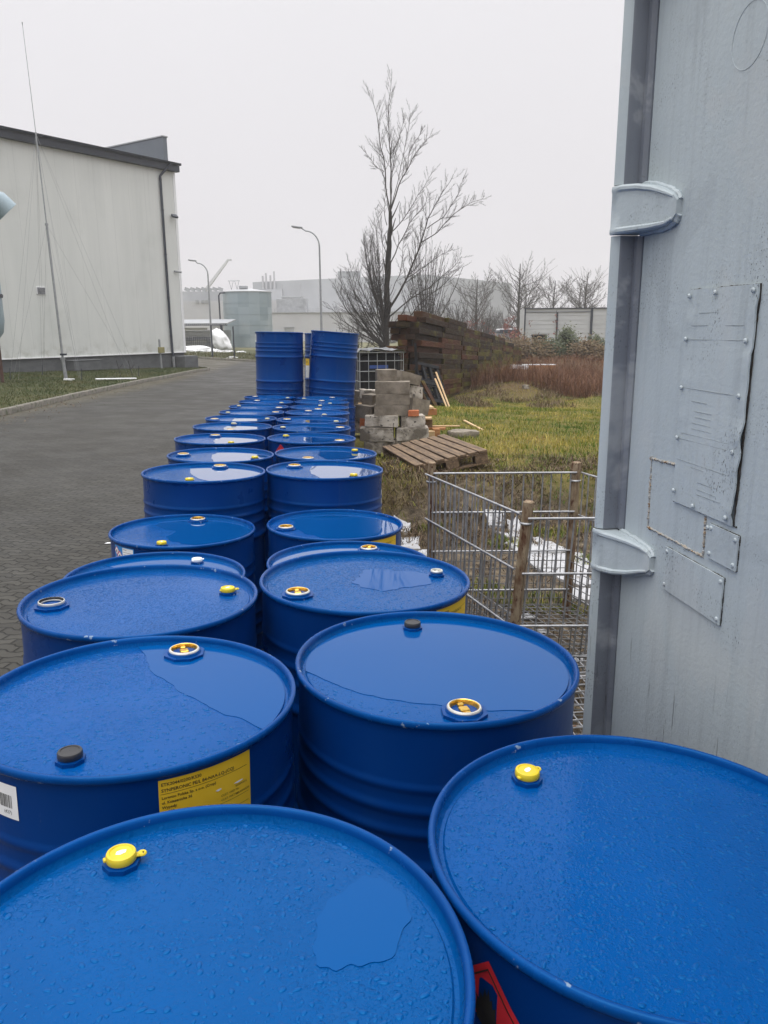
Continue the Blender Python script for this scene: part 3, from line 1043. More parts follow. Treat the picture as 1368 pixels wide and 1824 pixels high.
class Sticker:
    """A paper label wrapped round the drum; x runs along the shell in metres, z up."""
    def __init__(self, th0, w, ztop, h, mat, r=.2852, tilt=0.):
        self.th0, self.w, self.zt, self.h, self.r, self.tilt = math.radians(th0), w, ztop, h, r, tilt
        self.mb = MB(); self.mats = [mat]
        n = 14
        vs = []; fs = []
        for i in range(n + 1):
            for z in (-h, 0): vs.append(self.map(w * i / n, z, 0))
        for i in range(n): fs.append((2 * i, 2 * i + 2, 2 * i + 3, 2 * i + 1))
        self.mb.add(vs, fs, 0)

    def map(self, x, z, lift):
        x, z = x + self.tilt * z, z + self.tilt * x
        a = self.th0 + x / self.r; q = self.r + .0004 + lift
        return (q * math.cos(a), q * math.sin(a), self.zt + z)

    def slot(self, mat):
        if mat not in self.mats: self.mats.append(mat)
        return self.mats.index(mat)

    def rect(self, x, z, w, h, mat, lift=.0003):
        k = self.slot(mat); n = max(1, int(w / .012)); vs = []; fs = []
        for i in range(n + 1):
            for zz in (z - h, z): vs.append(self.map(x + w * i / n, zz, lift))
        for i in range(n): fs.append((2 * i, 2 * i + 2, 2 * i + 3, 2 * i + 1))
        self.mb.add(vs, fs, k)

    def poly(self, pts, mat, lift=.0003):
        k = self.slot(mat)
        self.mb.add([self.map(x, z, lift) for x, z in pts], [tuple(range(len(pts)))], k)

    def text(self, x, z, s, size, mat, bold=False, lift=.0003, maxw=None):
        vs, fs = text_tris(s, size, bold)
        sx = 1.
        if maxw and vs:
            wd = max(v[0] for v in vs)
            if wd > maxw: sx = maxw / wd
        k = self.slot(mat)
        self.mb.add([self.map(x + v[0] * sx, z + v[1], lift) for v in vs], fs, k)

    def build(self, parent, label):
        o = self.mb.build('paper_label', self.mats, parent)
        o['label'] = label
        return o


FLAME = [(0, -.9), (-.42, -.75), (-.6, -.35), (-.52, .05), (-.62, .3), (-.38, .12), (-.34, .5), (-.2, .35), (-.1, .85), (.02, .55), (.1, .95), (.2, .45), (.3, .6), (.34, .2), (.5, .35), (.5, -.05), (.62, -.35), (.42, -.75)]


def yellow_label(th0, ztop, parent, full=True, w=.160, h=.105):
    s = Sticker(th0, w, ztop, h, M['lab_y'])
    I = M['ink']
    if full:
        s.text(.004, -.0105, 'ETK2044/0200/KS30', .0075, I, True, maxw=.075)
        s.text(.004, -.0205, 'SYNPERONIC PE/L 84-NAA-LQ-(CQ)', .0078, I, True, maxw=.122)
        s.rect(.003, -.0235, .150, .0007, I)
        for i, tx in enumerate(('Lorenzo Polska Sp. z o.o. (Crop)', 'ul. Ksiazenicka 36', 'Wypedy', '05-090', 'Poland')):
            s.text(.004, -.0325 - i * .0082, tx, .0066, I, True, maxw=.106)
        s.text(.004, -.0830, 'DELIVERY No', .0062, I, True)
        s.text(.062, -.0765, '0080255841', .0062, I); s.text(.072, -.0842, '017736', .0062, I)
        s.text(.100, -.0600, 'CUST. ORD No', .0052, I); s.text(.128, -.0535, '4500093015', .0048, I)
        s.text(.100, -.0675, 'CUST. MAT No', .0052, I); s.text(.128, -.0675, 'ETK2044/0200', .0048, I)
        s.rect(.098, -.0715, .057, .0006, I)
        s.rect(.003, -.0875, .152, .0006, I)
        s.text(.004, -.0950, 'NET 200 kg', .0062, I, True)
        for x, z, w_, h_ in ((.090, -.045, .011, .004), (.124, -.046, .020, .0035)):
            s.poly([(x, z), (x + w_ * .4, z - h_ * .6), (x + w_, z - h_ * .2), (x + w_ * .9, z + h_ * .4), (x + w_ * .35, z + h_ * .3)], M['lab_w'], .0005)
    else:
        s.text(.006, -.0150, 'ETK2044/0200', .0070, I, True); s.rect(.004, -.0185, .150, .0007, I)
        s.text(.070, -.0250, 'SYNPERONIC PE/L', .0060, I, True)
        s.text(.006, -.0330, 'Poland', .0060, I)
        for i in range(3): s.rect(.006, -.045 - i * .012, .10, .0012, I)
    return s.build(parent, 'yellow paper label with black print')


def barcode_label(th0, ztop, parent, w=.06, h=.058):
    s = Sticker(th0, w, ztop, h, M['lab_w']); r = random.Random(4)
    x = .006
    while x < w - .012:
        b = r.choice((.0007, .0012, .0018)); s.rect(x, -.018, b, .022, M['ink']); x += b + r.choice((.0008, .0012, .0018))
    s.text(w - .030, -.050, '(427)', .008, M['ink'])
    return s.build(parent, 'white label with a barcode')


def hazard_label(th0, ztop, parent):
    s = Sticker(th0, .125, ztop, .085, M['lab_b'])
    s.rect(.060, -.004, .060, .077, M['lab_w'], .0002)
    s.text(.064, -.012, 'UWAGA', .0055, M['ink'], True)
    for i in range(6): s.rect(.064, -.020 - i * .009, .048 - .006 * (i % 3), .0012, M['ink'])
    for cx, cz in ((.017, -.022), (.040, -.038), (.017, -.060)):
        for q, mt, lf in ((.0185, M['lab_r'], .0003), (.0150, M['lab_w'], .0005)):
            s.poly([(cx, cz + q), (cx - q, cz), (cx, cz - q), (cx + q, cz)], mt, lf)
        s.poly([(cx - .003, cz - .008), (cx - .006, cz - .001), (cx - .001, cz + .005), (cx + .004, cz + .002), (cx + .003, cz - .006)], M['ink'], .0007)
    return s.build(parent, 'blue and white label with red bordered hazard diamonds')


def red_diamond(thc, zc, parent, q=.062):
    s = Sticker(thc, .001, zc, .001, M['lab_r'])
    I = M['ink']
    def dia(r): return [(0, r), (-r * .5, r * .5), (-r, 0), (-r * .5, -r * .5), (0, -r), (r * .5, -r * .5), (r, 0), (r * .5, r * .5)]
    s.poly(dia(q), M['lab_r'], .0006)
    a, b = dia(q * .86), dia(q * .82)
    for i in range(8):
        j = (i + 1) % 8; s.poly([a[i], a[j], b[j], b[i]], I, .0010)
    kk = q * .42
    s.poly([(x * kk, z * kk + q * .12) for x, z in FLAME], I, .0012)
    s.rect(-q * .26, -q * .36, q * .52, q * .05, I, .0012)
    s.text(-q * .07, -q * .70, '3', q * .28, I, True, .0012)
    return s.build(parent, 'red diamond label with a black flame')


def small_white_label(th0, ztop, parent, w, h, band=False):
    s = Sticker(th0, w, ztop, h, M['lab_w'])
    if band:
        s.rect(.0, 0, w, h * .36, M['lab_y'], .0003); s.text(w * .2, -h * .22, 'SYN', w * .28, M['ink'], True)
        s.text(w * .25, -h * .72, 'P', w * .3, M['ink'])
    else:
        s.rect(w * .45, -h * .12, w * .4, h * .70, M['facade2'], .0003)
    return s.build(parent, 'white paper label' + (' with a yellow top band' if band else ''))


DRUM_GROUP = 'blue steel drums standing two abreast'


def bung(kind, x, y, parent, spin):
    big = kind in 'go'
    key = {'g': 'bung:gold', 'o': 'bung:open', 'z': 'bung:zinc', 'y': 'cap:yellow', 'k': 'cap:black', 'w': 'cap:white', 'c': 'cap:cream'}[kind]
    if big:
        f = shared('bung_flange:big', flange_mb(.0435), [M['rim']], 30, parent)
    else:
        f = shared('bung_flange:small', flange_mb(.0235), [M['rim']], 30, parent)
    f.location = (x, y, LID_Z + .001); f.rotation_euler = (0, 0, spin)
    mk = {'g': (bung_big, [M['gold'], M['zinc']]), 'o': (bung_open, [M['holeshade'], M['zinc']]), 'z': (bung_small_open, [M['zinc'], M['zinc']]),
          'y': (cap_small, [M['yellow'], M['lab_w']]), 'k': (lambda: cap_small(False, .0190), [M['blackcap']]), 'w': (cap_small, [M['whitecap'], M['lab_w']]), 'c': (cap_small, [M['cream'], M['lab_w']])}[kind]
    c = shared(key, mk[0](), mk[1], 35, parent)
    if kind in 'go': c.scale = (.93, .93, .93)
    c.location = (x, y, LID_Z + .001 + (.0 if big else .0035)); c.rotation_euler = (0, 0, spin * 1.7 + .4)
    lab = {'g': 'open brassy bung with a pale ring', 'o': 'open bung with a dark hole', 'z': 'small open zinc bung', 'y': 'yellow plastic cap', 'k': 'black plastic cap', 'w': 'white plastic cap', 'c': 'faded cream cap'}[kind]
    c['label'] = lab


def make_drum(base, bungs, label, puddles=(), rot=None, film=False):
    root = empty('steel_drum', base, rot or PLANE_ROT, label, 'drum', DRUM_GROUP)
    sp = rnd.uniform(0, 6.28)
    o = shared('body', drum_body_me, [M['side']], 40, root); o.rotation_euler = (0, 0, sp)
    o = shared('rim', _rim, [M['rim']], 60, root); o.rotation_euler = (0, 0, sp)
    o = shared('lid', _lid, [M['lid']], 40, root); o.rotation_euler = (0, 0, sp)
    for k, x, y in bungs: bung(k, x, y, root, rnd.uniform(0, 1))
    for i, p in enumerate(puddles):
        (puddle_mb(*p[1:]) if p[0] == 'p' else blob_mb(*p[1:])).build('water_puddle', [M[film or 'water']], root)
    return root


D = {}
LAB = {
 'A': 'nearest blue drum, rain beaded lid with one yellow cap and a ragged water patch',
 'B': 'nearest blue drum beside the grey container, one yellow cap, lid half mirroring the container',
 'L1': 'blue drum with printed yellow label below its rim, open gold bung and black cap',
 'R1': 'blue drum beside the container post, black cap behind and gold bung in front',
 'L2': 'blue drum with a bright rain misted lid, dark open bung and yellow cap',
 'R2': 'blue drum in front of the wire cage, gold bung and small open zinc bung',
 'L3': 'mostly hidden blue drum with a white cap on its lid',
 'R3': 'mostly hidden blue drum with gold bung, behind the drum with the zinc bung',
 'L4': 'low blue drum with hazard diamond label and a dark puddle round its gold bung',
 'R4': 'low blue drum with yellow label and a dark mirror puddle, beside white scraps',
 'L5': 'blue drum showing its side, gold bung in a white puddle at the back',
 'R5': 'blue drum showing its side, white puddle at right, gold bung at back left',
 'L6': 'blue drum with gold bung at its left edge and yellow cap in white puddle',
 'R6': 'blue drum with gold bung at the front and dark streaked white puddle, near the pallet',
 'L7': 'blue drum with gold bung at the back, next to the red diamond drum',
 'R7': 'blue drum with a red diamond label on its front and dark puddle on its lid',
 'L8': 'left drum of the sixth pair counted from the tall standing drums',
 'R8': 'right drum of the sixth pair counted from the tall standing drums',
 'L9': 'left drum of the fifth pair counted from the tall standing drums',
 'R9': 'right drum of the fifth pair counted from the tall standing drums',
 'L10': 'left drum of the fourth pair counted from the tall standing drums',
 'R10': 'right drum of the fourth pair counted from the tall standing drums',
 'L11': 'left drum of the third pair counted from the tall standing drums',
 'R11': 'right drum of the third pair counted from the tall standing drums',
 'L12': 'left drum of the second pair counted from the tall standing drums',
 'R12': 'right drum of the second pair counted from the tall standing drums',
 'L13': 'left drum of the far pair right at the foot of the tall standing drums',
 'R13': 'right drum of the far pair right at the foot of the tall standing drums',
}
DATA = {
 'A': ((-0.220, 0.666, 0.108), [('y', -.136, .177)], [('b', .175, .085, .052, .075, -.35, 3, .0020, .26)]),
 'B': ((0.328, 0.879, 0.092), [('y', -.130, .172)], []),
 'L1': ((-0.478, 1.306, 0.100), [('g', .032, .22), ('k', -.040, -.215)], [('p', 42, .115, .035, 5)]),
 'R1': ((0.087, 1.491, 0.083), [('g', .037, -.218), ('k', -.041, .209)], [('p', 70, -.13, .06, 6)]),
 'L2': ((-0.639, 1.871, 0.091), [('o', -.210, -.053), ('y', .205, .070)], []),
 'R2': ((-0.073, 2.056, 0.075), [('g', -.175, -.124), ('z', .205, .075)], [('b', .07, .03, .11, .10, .2, 8, .0020, .3)]),
 'L3': ((-0.775, 2.442, -0.037), [('w', .090, .195), ('g', -.09, -.195)], [('p', 60, .02, .02, 9)]),
 'R3': ((-0.144, 2.639, -0.055), [('g', .066, .204), ('y', -.066, -.205)], [('p', 100, -.20, .02, 10)]),
 'L4': ((-0.845, 3.084, -0.049), [('g', .010, .213), ('y', -.029, -.217)], [('p', 32, -.02, .03, 11, .2708, .03)]),
 'R4': ((-0.230, 3.236, -0.066), [('g', -.204, -.067)], [('p', 25, -.12, .05, 12, .2708, .02)]),
 'L5': ((-0.885, 3.685, 0.083), [('g', .035, .200), ('y', -.019, -.218)], [('p', 25, .00, .06, 13)]),
 'R5': ((-0.313, 3.818, 0.067), [('g', -.165, .120), ('y', .150, -.160)], [('p', 10, -.02, .05, 14)]),
 'L6': ((-0.923, 4.271, 0.071), [('g', -.214, .018), ('y', .200, -.075)], [('p', 10, .00, .05, 15)]),
 'R6': ((-0.349, 4.404, 0.055), [('y', .160, .145), ('g', -.085, -.195)], [('p', 12, .01, .05, 16)]),
 'L7': ((-1.078, 5.012, 0.058), [('g', -.075, .200), ('y', .105, -.185)], [('p', 8, .00, .04, 17)]),
 'R7': ((-0.495, 5.115, 0.043), [('y', -.185, .115), ('g', .190, -.094)], [('p', 10, -.02, .03, 18)]),
 'L8': ((-1.140, 5.769, 0.043), [('c', -.033, .212), ('g', .022, -.205)], [('p', 5, -.03, .03, 19)]),
 'R8': ((-0.553, 5.779, 0.030), [('c', -.213, -.015), ('g', .209, .049)], [('p', 10, .0, .03, 20)]),
 'R9': ((-0.601, 6.365, 0.018), [('g', -.212, .045), ('c', .200, -.087)], [('p', 12, -.02, .03, 21)]),
 'L9': ((-1.191, 6.408, 0.030), [('g', -.204, -.066), ('c', .215, .004)], [('p', 5, -.04, .03, 22)]),
 'L10': ((-1.202, 7.016, 0.017), [('c', -.200, -.078), ('g', .207, .048)], []),
 'R10': ((-0.616, 7.068, 0.003), [('g', -.100, .188), ('c', .075, -.200)], []),
 'L11': ((-1.235, 7.638, 0.004), [('c', -.207, .057), ('g', .204, -.063)], [('b', .16, -.02, .06, .05, 0, 30)]),
 'R11': ((-0.647, 7.677, -0.010), [('c', -.010, .215), ('g', .003, -.205)], []),
 'L12': ((-1.261, 8.304, -0.010), [('g', -.125, .174), ('c', .175, -.120)], [('b', .18, -.05, .05, .05, 0, 31)]),
 'R12': ((-0.677, 8.386, -0.025), [('g', -.019, .213), ('c', .10, -.19)], []),
 'R13': ((-0.720, 8.972, -0.037), [('g', .104, .190), ('c', -.200, -.080)], []),
 'L13': ((-1.324, 9.006, -0.024), [('g', -.184, .115), ('c', .212, -.056)], []),
}
for k, (base, bn, pu) in DATA.items():
    D[k] = make_drum(base, bn, LAB[k], pu, film={'A': 'filmthin', 'L1': 'filmthin', 'R1': 'film', 'R2': 'filmthin', 'L3': 'film'}.get(k))
yellow_label(-67.0, .857, D['L1'])
barcode_label(-123.5, .846, D['L1'])
yellow_label(-49.5, .858, D['R2'], False)
yellow_label(-56.5, .858, D['R4'], False)
hazard_label(-141, .857, D['L4'])
red_diamond(-144.5, .770, D['B'], .071)
red_diamond(-128, .797, D['R7'])
small_white_label(-8, .78, D['R5'], .05, .10)


def rain_beads(k, n, rmin, rmax, seed, skip):
    r = random.Random(seed); g = {}; m = MB(); cs = .008; made = 0; tries = 0
    bun = [(b[1], b[2], .050 if b[0] in 'go' else .030) for b in DATA[k][1]]
    while made < n and tries < n * 12:
        tries += 1
        q = .266 * math.sqrt(r.random()); a = r.uniform(0, 6.2832); x, y = q * math.cos(a), q * math.sin(a)
        if skip(x, y) or any((x - bx) ** 2 + (y - by) ** 2 < br * br for bx, by, br in bun): continue
        if mnoise.noise(Vector((x * 9, y * 9, seed))) < r.uniform(-.9, .15): continue
        rad = rmin + (rmax - rmin) * r.random() ** 2.6
        ck = (int(x / cs), int(y / cs))
        if any((x - X) ** 2 + (y - Y) ** 2 < (rad + Q) ** 2 for i in (-1, 0, 1) for j in (-1, 0, 1) for X, Y, Q in g.get((ck[0] + i, ck[1] + j), ())): continue
        g.setdefault(ck, []).append((x, y, rad)); made += 1
        el = r.uniform(1., 1.7); th = r.uniform(0, 3.14); h = rad * r.uniform(.28, .42); ns = 9 if rad > .0016 else 7
        ph = r.uniform(0, 6); ec, es = math.cos(th), math.sin(th); vs = []
        for rr, hh in ((1., 0.), (.86, .55), (.5, .90)):
            for i in range(ns):
                b = 6.2832 * i / ns; w = 1 + .16 * math.sin(2 * b + ph) + .10 * math.sin(3 * b + 2 * ph)
                u, v = rad * rr * w * math.cos(b) * el, rad * rr * w * math.sin(b)
                vs.append((x + u * ec - v * es, y + u * es + v * ec, LID_Z + .0009 + h * hh))
        vs.append((x, y, LID_Z + .0009 + h))
        fs = [(j * ns + i, j * ns + (i + 1) % ns, (j + 1) * ns + (i + 1) % ns, (j + 1) * ns + i) for j in (0, 1) for i in range(ns)] + [(2 * ns + i, 2 * ns + (i + 1) % ns, 3 * ns) for i in range(ns)]
        m.add(vs, fs)
    o = m.build('rain_drops', [M['film']], D[k], 180)
    o['kind'] = 'stuff'


never = lambda x, y: False
rain_beads('A', 3000, .0009, .0042, 3, lambda x, y: (x - .175) ** 2 / .0034 + (y - .085) ** 2 / .0066 < 1)
rain_beads('B', 3000, .0008, .0036, 4, never)
rain_beads('L1', 2300, .0009, .0040, 5, lambda x, y: x * math.cos(.733) + y * math.sin(.733) > .085)
rain_beads('R2', 2000, .0009, .0042, 6, lambda x, y: (x - .07) ** 2 / .0130 + (y - .03) ** 2 / .0110 < 1)
rain_beads('L2', 3400, .0006, .0019, 7, never)
rain_beads('R1', 160, .0010, .0034, 8, lambda x, y: x * math.cos(1.22) + y * math.sin(1.22) > -.17)

# the drums standing on top at the far end, and the drums they stand on
TL = Vector((-1.268, 9.63, 0.0)); TR = Vector((-0.650, 9.64, 0.0)); T3 = Vector((-0.735, 10.26, 0.0))
for q in (TL, TR, T3): q.z = terr(q.x, q.y)
low = []
for nm, q, lab in (('TL', TL, 'lower drum under the upright left tall drum'), ('TR', TR, 'lower drum under the tilted tall drum'), ('T3', T3, 'lower drum under the half hidden tall drum')):
    low.append(make_drum(q, [], lab + ', mostly hidden behind the far pair'))
D['TL'] = make_drum(TL + Vector((0, 0, .880)), [], 'tall standing drum at left, upright, with a small white label near its top')
tilt = Matrix.Rotation(R(3.6), 3, Vector((0, 1, 0)))
D['TR'] = make_drum(TR + Vector((.0, 0, .893)), [], 'tall standing drum at right, leaning to the right', rot=tilt @ PLANE_ROT)
D['T3'] = make_drum(T3 + Vector((0, 0, .880)), [], 'half hidden tall drum behind the leaning one, yellow and white label')
small_white_label(-172, .845, D['TL'], .085, .085)
small_white_label(-160, .56, D['T3'], .11, .24, True)
small_white_label(-120, .60, D['T3'], .05, .20, True)

# ------------------------------------------------------------------ pallets under the drums and on the grass
PAL_GROUP = 'wooden pallets'


def pallet_parts(root, L=1.15, Wd=1.15, nb=7, mat=None, H=.144, seed=1, bw=.115):
    mat = mat or M['wood']; r = random.Random(seed)
    for i in range(nb):
        y = -Wd / 2 + bw / 2 + (Wd - bw) * i / (nb - 1)
        m = MB(); m.box((0, 0, 0), (L, bw, .021), bev=.002)
        o = m.build('deck_board', [mat], root); o.location = (r.uniform(-.01, .01), y, H - .011); o.rotation_euler = (r.uniform(-.01, .01), r.uniform(-.004, .004), r.uniform(-.012, .012))
    for i in range(3):
        x = -L / 2 + .055 + (L - .11) * i / 2
        m = MB(); m.box((x, 0, H - .0325), (.10, Wd - .004, .021), bev=.002); m.build('stringer', [mat], root)
        for j in range(3):
            y = -Wd / 2 + .07 + (Wd - .14) * j / 2
            m = MB(); m.box((x, y, (H - .043 + .02) / 2), (.098, .137, H - .043 - .022), bev=.003); m.build('block', [mat], root)
        m = MB(); m.box((x, 0, .010), (.096, Wd - .01, .020), bev=.002); m.build('bottom_board', [mat], root)


def place_pallet(c, ang, label, L=1.15, Wd=1.15, H=.144, rot=None, **kw):
    root = empty('wooden_pallet', c, (rot or PLANE_ROT) @ rotz(ang), label, 'pallet', PAL_GROUP)
    pallet_parts(root, L, Wd, H=H, **kw)
    return root


for ks, ang, h, lab in ((('L1', 'R1', 'L2', 'R2'), .30, .118, 'wooden pallet under the drum with the printed yellow label'), (('L5', 'R5', 'L6', 'R6'), .10, .144, 'wooden pallet under the two pairs that show their white puddles nearest'),
                   (('L7', 'R7', 'L8', 'R8'), .06, .144, 'wooden pallet under the red diamond drum and its three neighbours'), (('L9', 'R9', 'L10', 'R10'), .03, .144, 'wooden pallet under the fourth and fifth drum pairs from the tall drums'),
                   (('L11', 'R11', 'L12', 'R12'), .03, .144, 'wooden pallet under the second and third drum pairs from the tall drums'), (('L13', 'R13'), .03, .144, 'wooden pallet under the far drum pair'),
                   (('A', 'B'), .30, .118, 'wooden pallet under the two nearest drums')):
    c = sum((D[k].matrix_world.translation for k in ks), Vector()) / len(ks)
    c = c - PN * h
    L = 1.15 if len(ks) == 4 else 1.12
    place_pallet(c, ang, lab, L, 1.2 if len(ks) == 4 else .58, h - .001, nb=7 if len(ks) == 4 else 4)


# ------------------------------------------------------------------ grey shipping container
CU = Vector((0.139, -1.0, 0)).normalized()
CROT = Matrix((CU, Vector((-CU.y, CU.x, 0)), Vector((0, 0, 1)))).transposed()
CZ0 = -0.06
cont = empty('shipping_container', (0.614, 1.95, 0), CROT, 'tall grey painted steel container end with hinges and riveted plates', 'container')
# local frame: x along the door towards the viewer, y into the container, z up
m = MB()
m.box((.60, .025, 1.32), (1.17, .05, 2.36), bev=.004)
m.box((.672, -.004, 1.32), (.030, .014, 2.30), bev=.005)
m.box((1.10, -.004, 1.32), (.030, .014, 2.30), bev=.005)
m.build('door_panel', [M['cont']], cont, 30)
m = MB(); m.box((1.80, .025, 1.32), (1.17, .05, 2.36), bev=.004); m.build('door_panel', [M['cont']], cont, 30)
m = MB()
m.box((1.2, 3.06, 1.34), (2.50, 5.9, 2.56), bev=.01)
m.box((1.2, .055, .07), (2.40, .10, .13), bev=.006)
m.box((1.2, .055, 2.56), (2.40, .10, .12), bev=.006)
m.build('body', [M['cont']], cont, 30)
HZ = [(.235, .108), (1.063, .108), (1.895, .108), (2.44, .09)]
segs = [(.02, .178), (.292, 1.006), (1.120, 1.838), (1.952, 2.38), (2.49, 2.62)]
for z0, z1 in segs:
    m = MB()
    # J-shaped post: web facing the viewer, chamfered outer lip
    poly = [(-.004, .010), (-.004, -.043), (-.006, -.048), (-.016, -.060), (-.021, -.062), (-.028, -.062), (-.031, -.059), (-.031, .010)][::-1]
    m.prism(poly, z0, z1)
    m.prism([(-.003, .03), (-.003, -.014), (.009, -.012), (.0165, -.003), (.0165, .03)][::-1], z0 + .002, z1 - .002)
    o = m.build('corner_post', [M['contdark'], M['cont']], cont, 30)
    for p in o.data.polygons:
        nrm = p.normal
        if nrm.y < -.5 and p.center.y < -.0455: p.material_index = 1  # outer lip faces take the lighter door grey
for hz, hh in HZ:
    m = MB(); h = hh / 2
    # the blade: thick at the pin, thinning on to the door face
    if hz > 1.5: st = [(-.028, -.065, -h, h), (-.010, -.064, -h, h), (.01, -.056, -h, h), (.05, -.040, -h, h - .004), (.10, -.026, -h, h - .016), (.15, -.017, -h + .002, h - .034), (.176, -.013, -h + .010, h - .046), (.186, -.009, -h + .022, h - .058)]
    else: st = [(-.028, -.065, -h, h), (-.010, -.064, -h, h), (.01, -.056, -h, h), (.05, -.040, -h + .004, h), (.10, -.026, -h + .018, h), (.15, -.017, -h + .038, h - .002), (.176, -.013, -h + .048, h - .008), (.186, -.009, -h + .058, h - .020)]
    nv = len(st); vs = []
    for u, w, a, b in st:
        k = 8; TT = (0, .04, .10, .14, .5, .86, .90, .96, 1); RM = (.001, .0055, .0055, .0, .0, .0, .0055, .0055, .001)
        for i in range(k + 1):
            t = TT[i]; rim = RM[i] if u < .16 else .004
            vs.append((u, w - (rim if u > .0 else rim * .3), hz + a + (b - a) * t))
        vs.append((u, .004, hz + b)); vs.append((u, .004, hz + a))
    kk = 11
    fs = []
    for i in range(nv - 1):
        for j in range(kk):
            a = i * kk + j; b = i * kk + (j + 1) % kk
            fs.append((a, b, b + kk, a + kk))
    fs.append(tuple(range(kk))[::-1]); fs.append(tuple(range((nv - 1) * kk, nv * kk)))
    m.add(vs, fs)
    m.cyl((-.016, -.040, hz - h + .002), (-.016, -.040, hz + h - .002), .013, seg=16)
    # the lumpy weld where the blade meets the door
    r = random.Random(int(hz * 100))
    for edge in (0, 1):
        pts = []
        for u, w, a, b in st[2:]:
            pts.append((u, -.004, hz + (a if edge == 0 else b)))
        pts2 = []
        for p, q in zip(pts, pts[1:]):
            for t in (0, .33, .66): pts2.append(tuple(p[i] + (q[i] - p[i]) * t + r.uniform(-.0012, .0012) for i in range(3)))
        pts2.append(pts[-1])
        m.tube(pts2, [.0065 + r.uniform(-.001, .0015) for _ in pts2], 7)
    m.build('hinge', [M['cont']], cont, 28)


def rivet(m, u, z, y=-.005, r=.0052, k=0):
    # dome head with a pin hole
    vs = []; n = 12
    prof = [(r, 0), (r * .95, .0016), (r * .7, .0030), (r * .32, .0034), (r * .24, .0022), (.0002, .0020)]
    for q, d in prof:
        for i in range(n):
            a = 2 * math.pi * i / n; vs.append((u + q * math.cos(a), y - d, z + q * math.sin(a)))
    fs = []
    for j in range(len(prof) - 1):
        for i in range(n):
            a, b = j * n + i, j * n + (i + 1) % n
            fs.append((a, b, b + n, a + n))
    m.add(vs, fs, k)


def plate(u0, u1, z0, z1, label, th=.0035, torn=False, rivs=()):
    m = MB(); r = random.Random(int(u0 * 1000))
    nu, nzz = (14, 40) if torn else (4, 4)
    def off(i, j):
        if not torn: return 0
        u = i / nu; z = j / nzz
        o = .0007 * mnoise.noise(Vector((u * 3, z * 5, 1)))
        if u > .8: o += (u - .8) / .2 * (.004 + .010 * max(0, mnoise.noise(Vector((0, z * 9, 4))) + .1)) * (1 if .03 < z < .75 else .35)
        if u < .08: o += .003 * max(0, mnoise.noise(Vector((0, z * 11, 8))))
        return o
    for side in (1, 0):
        for j in range(nzz + 1):
            for i in range(nu + 1):
                u = u0 + (u1 - u0) * i / nu; z = z0 + (z1 - z0) * j / nzz
                if torn and i == nu: u += .004 * mnoise.noise(Vector((z * 30, 0, 0))) - .010 * ss(.45, .0, j / nzz)
                m.v.append((u, -.0015 - off(i, j) - (th if side else 0), z))
    w = nu + 1; N = w * (nzz + 1)
    for s in (0, 1):
        for j in range(nzz):
            for i in range(nu):
                a = s * N + j * w + i; f = (a, a + 1, a + 1 + w, a + w)
                m.f.append(f if s == 0 else f[::-1]); m.mi.append(0)
    ring = [i for i in range(w)] + [j * w + nu for j in range(1, nzz + 1)] + [nzz * w + i for i in range(nu - 1, -1, -1)] + [j * w for j in range(nzz - 1, 0, -1)]
    for a, b in zip(ring, ring[1:] + ring[:1]):
        m.f.append((a, N + a, N + b, b)); m.mi.append(0)
    o = m.build('riveted_plate', [M['cont']], cont, 35)
    o['label'] = label
    for (u, z) in rivs:
        rm = MB(); rivet(rm, u, z, -.0045 - (.004 if torn else 0)); rm.build('rivet', [M['cont']], o, 60)
    # dark rusty line standing in for the shaded gap round its edge
    gm = MB(); q = random.Random(int(z0 * 999))
    for (p0, p1, wd) in (((u0, z1), (u1, z1), .0011), ((u0, z0), (u0, z1), .0014), ((u0, z0), (u1, z0), .0018), ((u1 - (.010 if torn else 0), z0), (u1, z1), .0030 if torn else .0014)):
        n = 50; pts = []; rd = []
        for i in range(n + 1):
            t = i / n; w_ = max(.0003, wd * (.75 + 1.3 * mnoise.noise(Vector((t * 7, p0[0] * 9, p0[1] * 9))) + q.uniform(-.2, .2)))
            pts.append((p0[0] + (p1[0] - p0[0]) * t + q.uniform(-.0008, .0008), -.0010, p0[1] + (p1[1] - p0[1]) * t + q.uniform(-.0008, .0008))); rd.append(w_)
        gm.tube(pts, rd, 6)
    gm.build('edge_gap_shade', [M['gapshade']], o, 60)
    if torn:
        lm = MB()
        for z, a, b in ((1.655, .30, .37), (1.63, .27, .34), (1.63, .40, .465), (1.602, .258, .475), (1.50, .258, .47), (1.475, .30, .36), (1.455, .315, .38), (1.443, .32, .38), (1.43, .31, .38), (1.418, .31, .385), (1.405, .27, .45), (1.392, .262, .47), (1.345, .258, .47), (1.337, .32, .37), (1.31, .35, .40), (1.295, .35, .42), (1.285, .35, .44)):
            lm.box(((a + b) / 2, -.0052, z), (b - a, .0006, .0007), rot=Matrix.Rotation(r.uniform(-.01, .01), 3, 'Y'))
        lm.build('embossed_lines', [M['contmid']], o)
    return o


plate(.254, .497, 1.250, 1.703, 'tall buckled plate, painted over, its right edge torn loose', torn=True, rivs=[(.262, 1.69), (.36, 1.693), (.487, 1.692), (.261, 1.602), (.478, 1.602), (.26, 1.50), (.474, 1.50), (.258, 1.392), (.47, 1.392), (.262, 1.275), (.345, 1.258), (.468, 1.262)])
plate(.410, .512, 1.165, 1.236, 'small square riveted plate', rivs=[(.404, 1.226), (.417, 1.228), (.503, 1.226), (.418, 1.175), (.503, 1.175)])
plate(.240, .476, 1.040, 1.140, 'wide riveted plate below the buckled one', rivs=[(.248, 1.130), (.468, 1.130), (.248, 1.052), (.466, 1.050)])
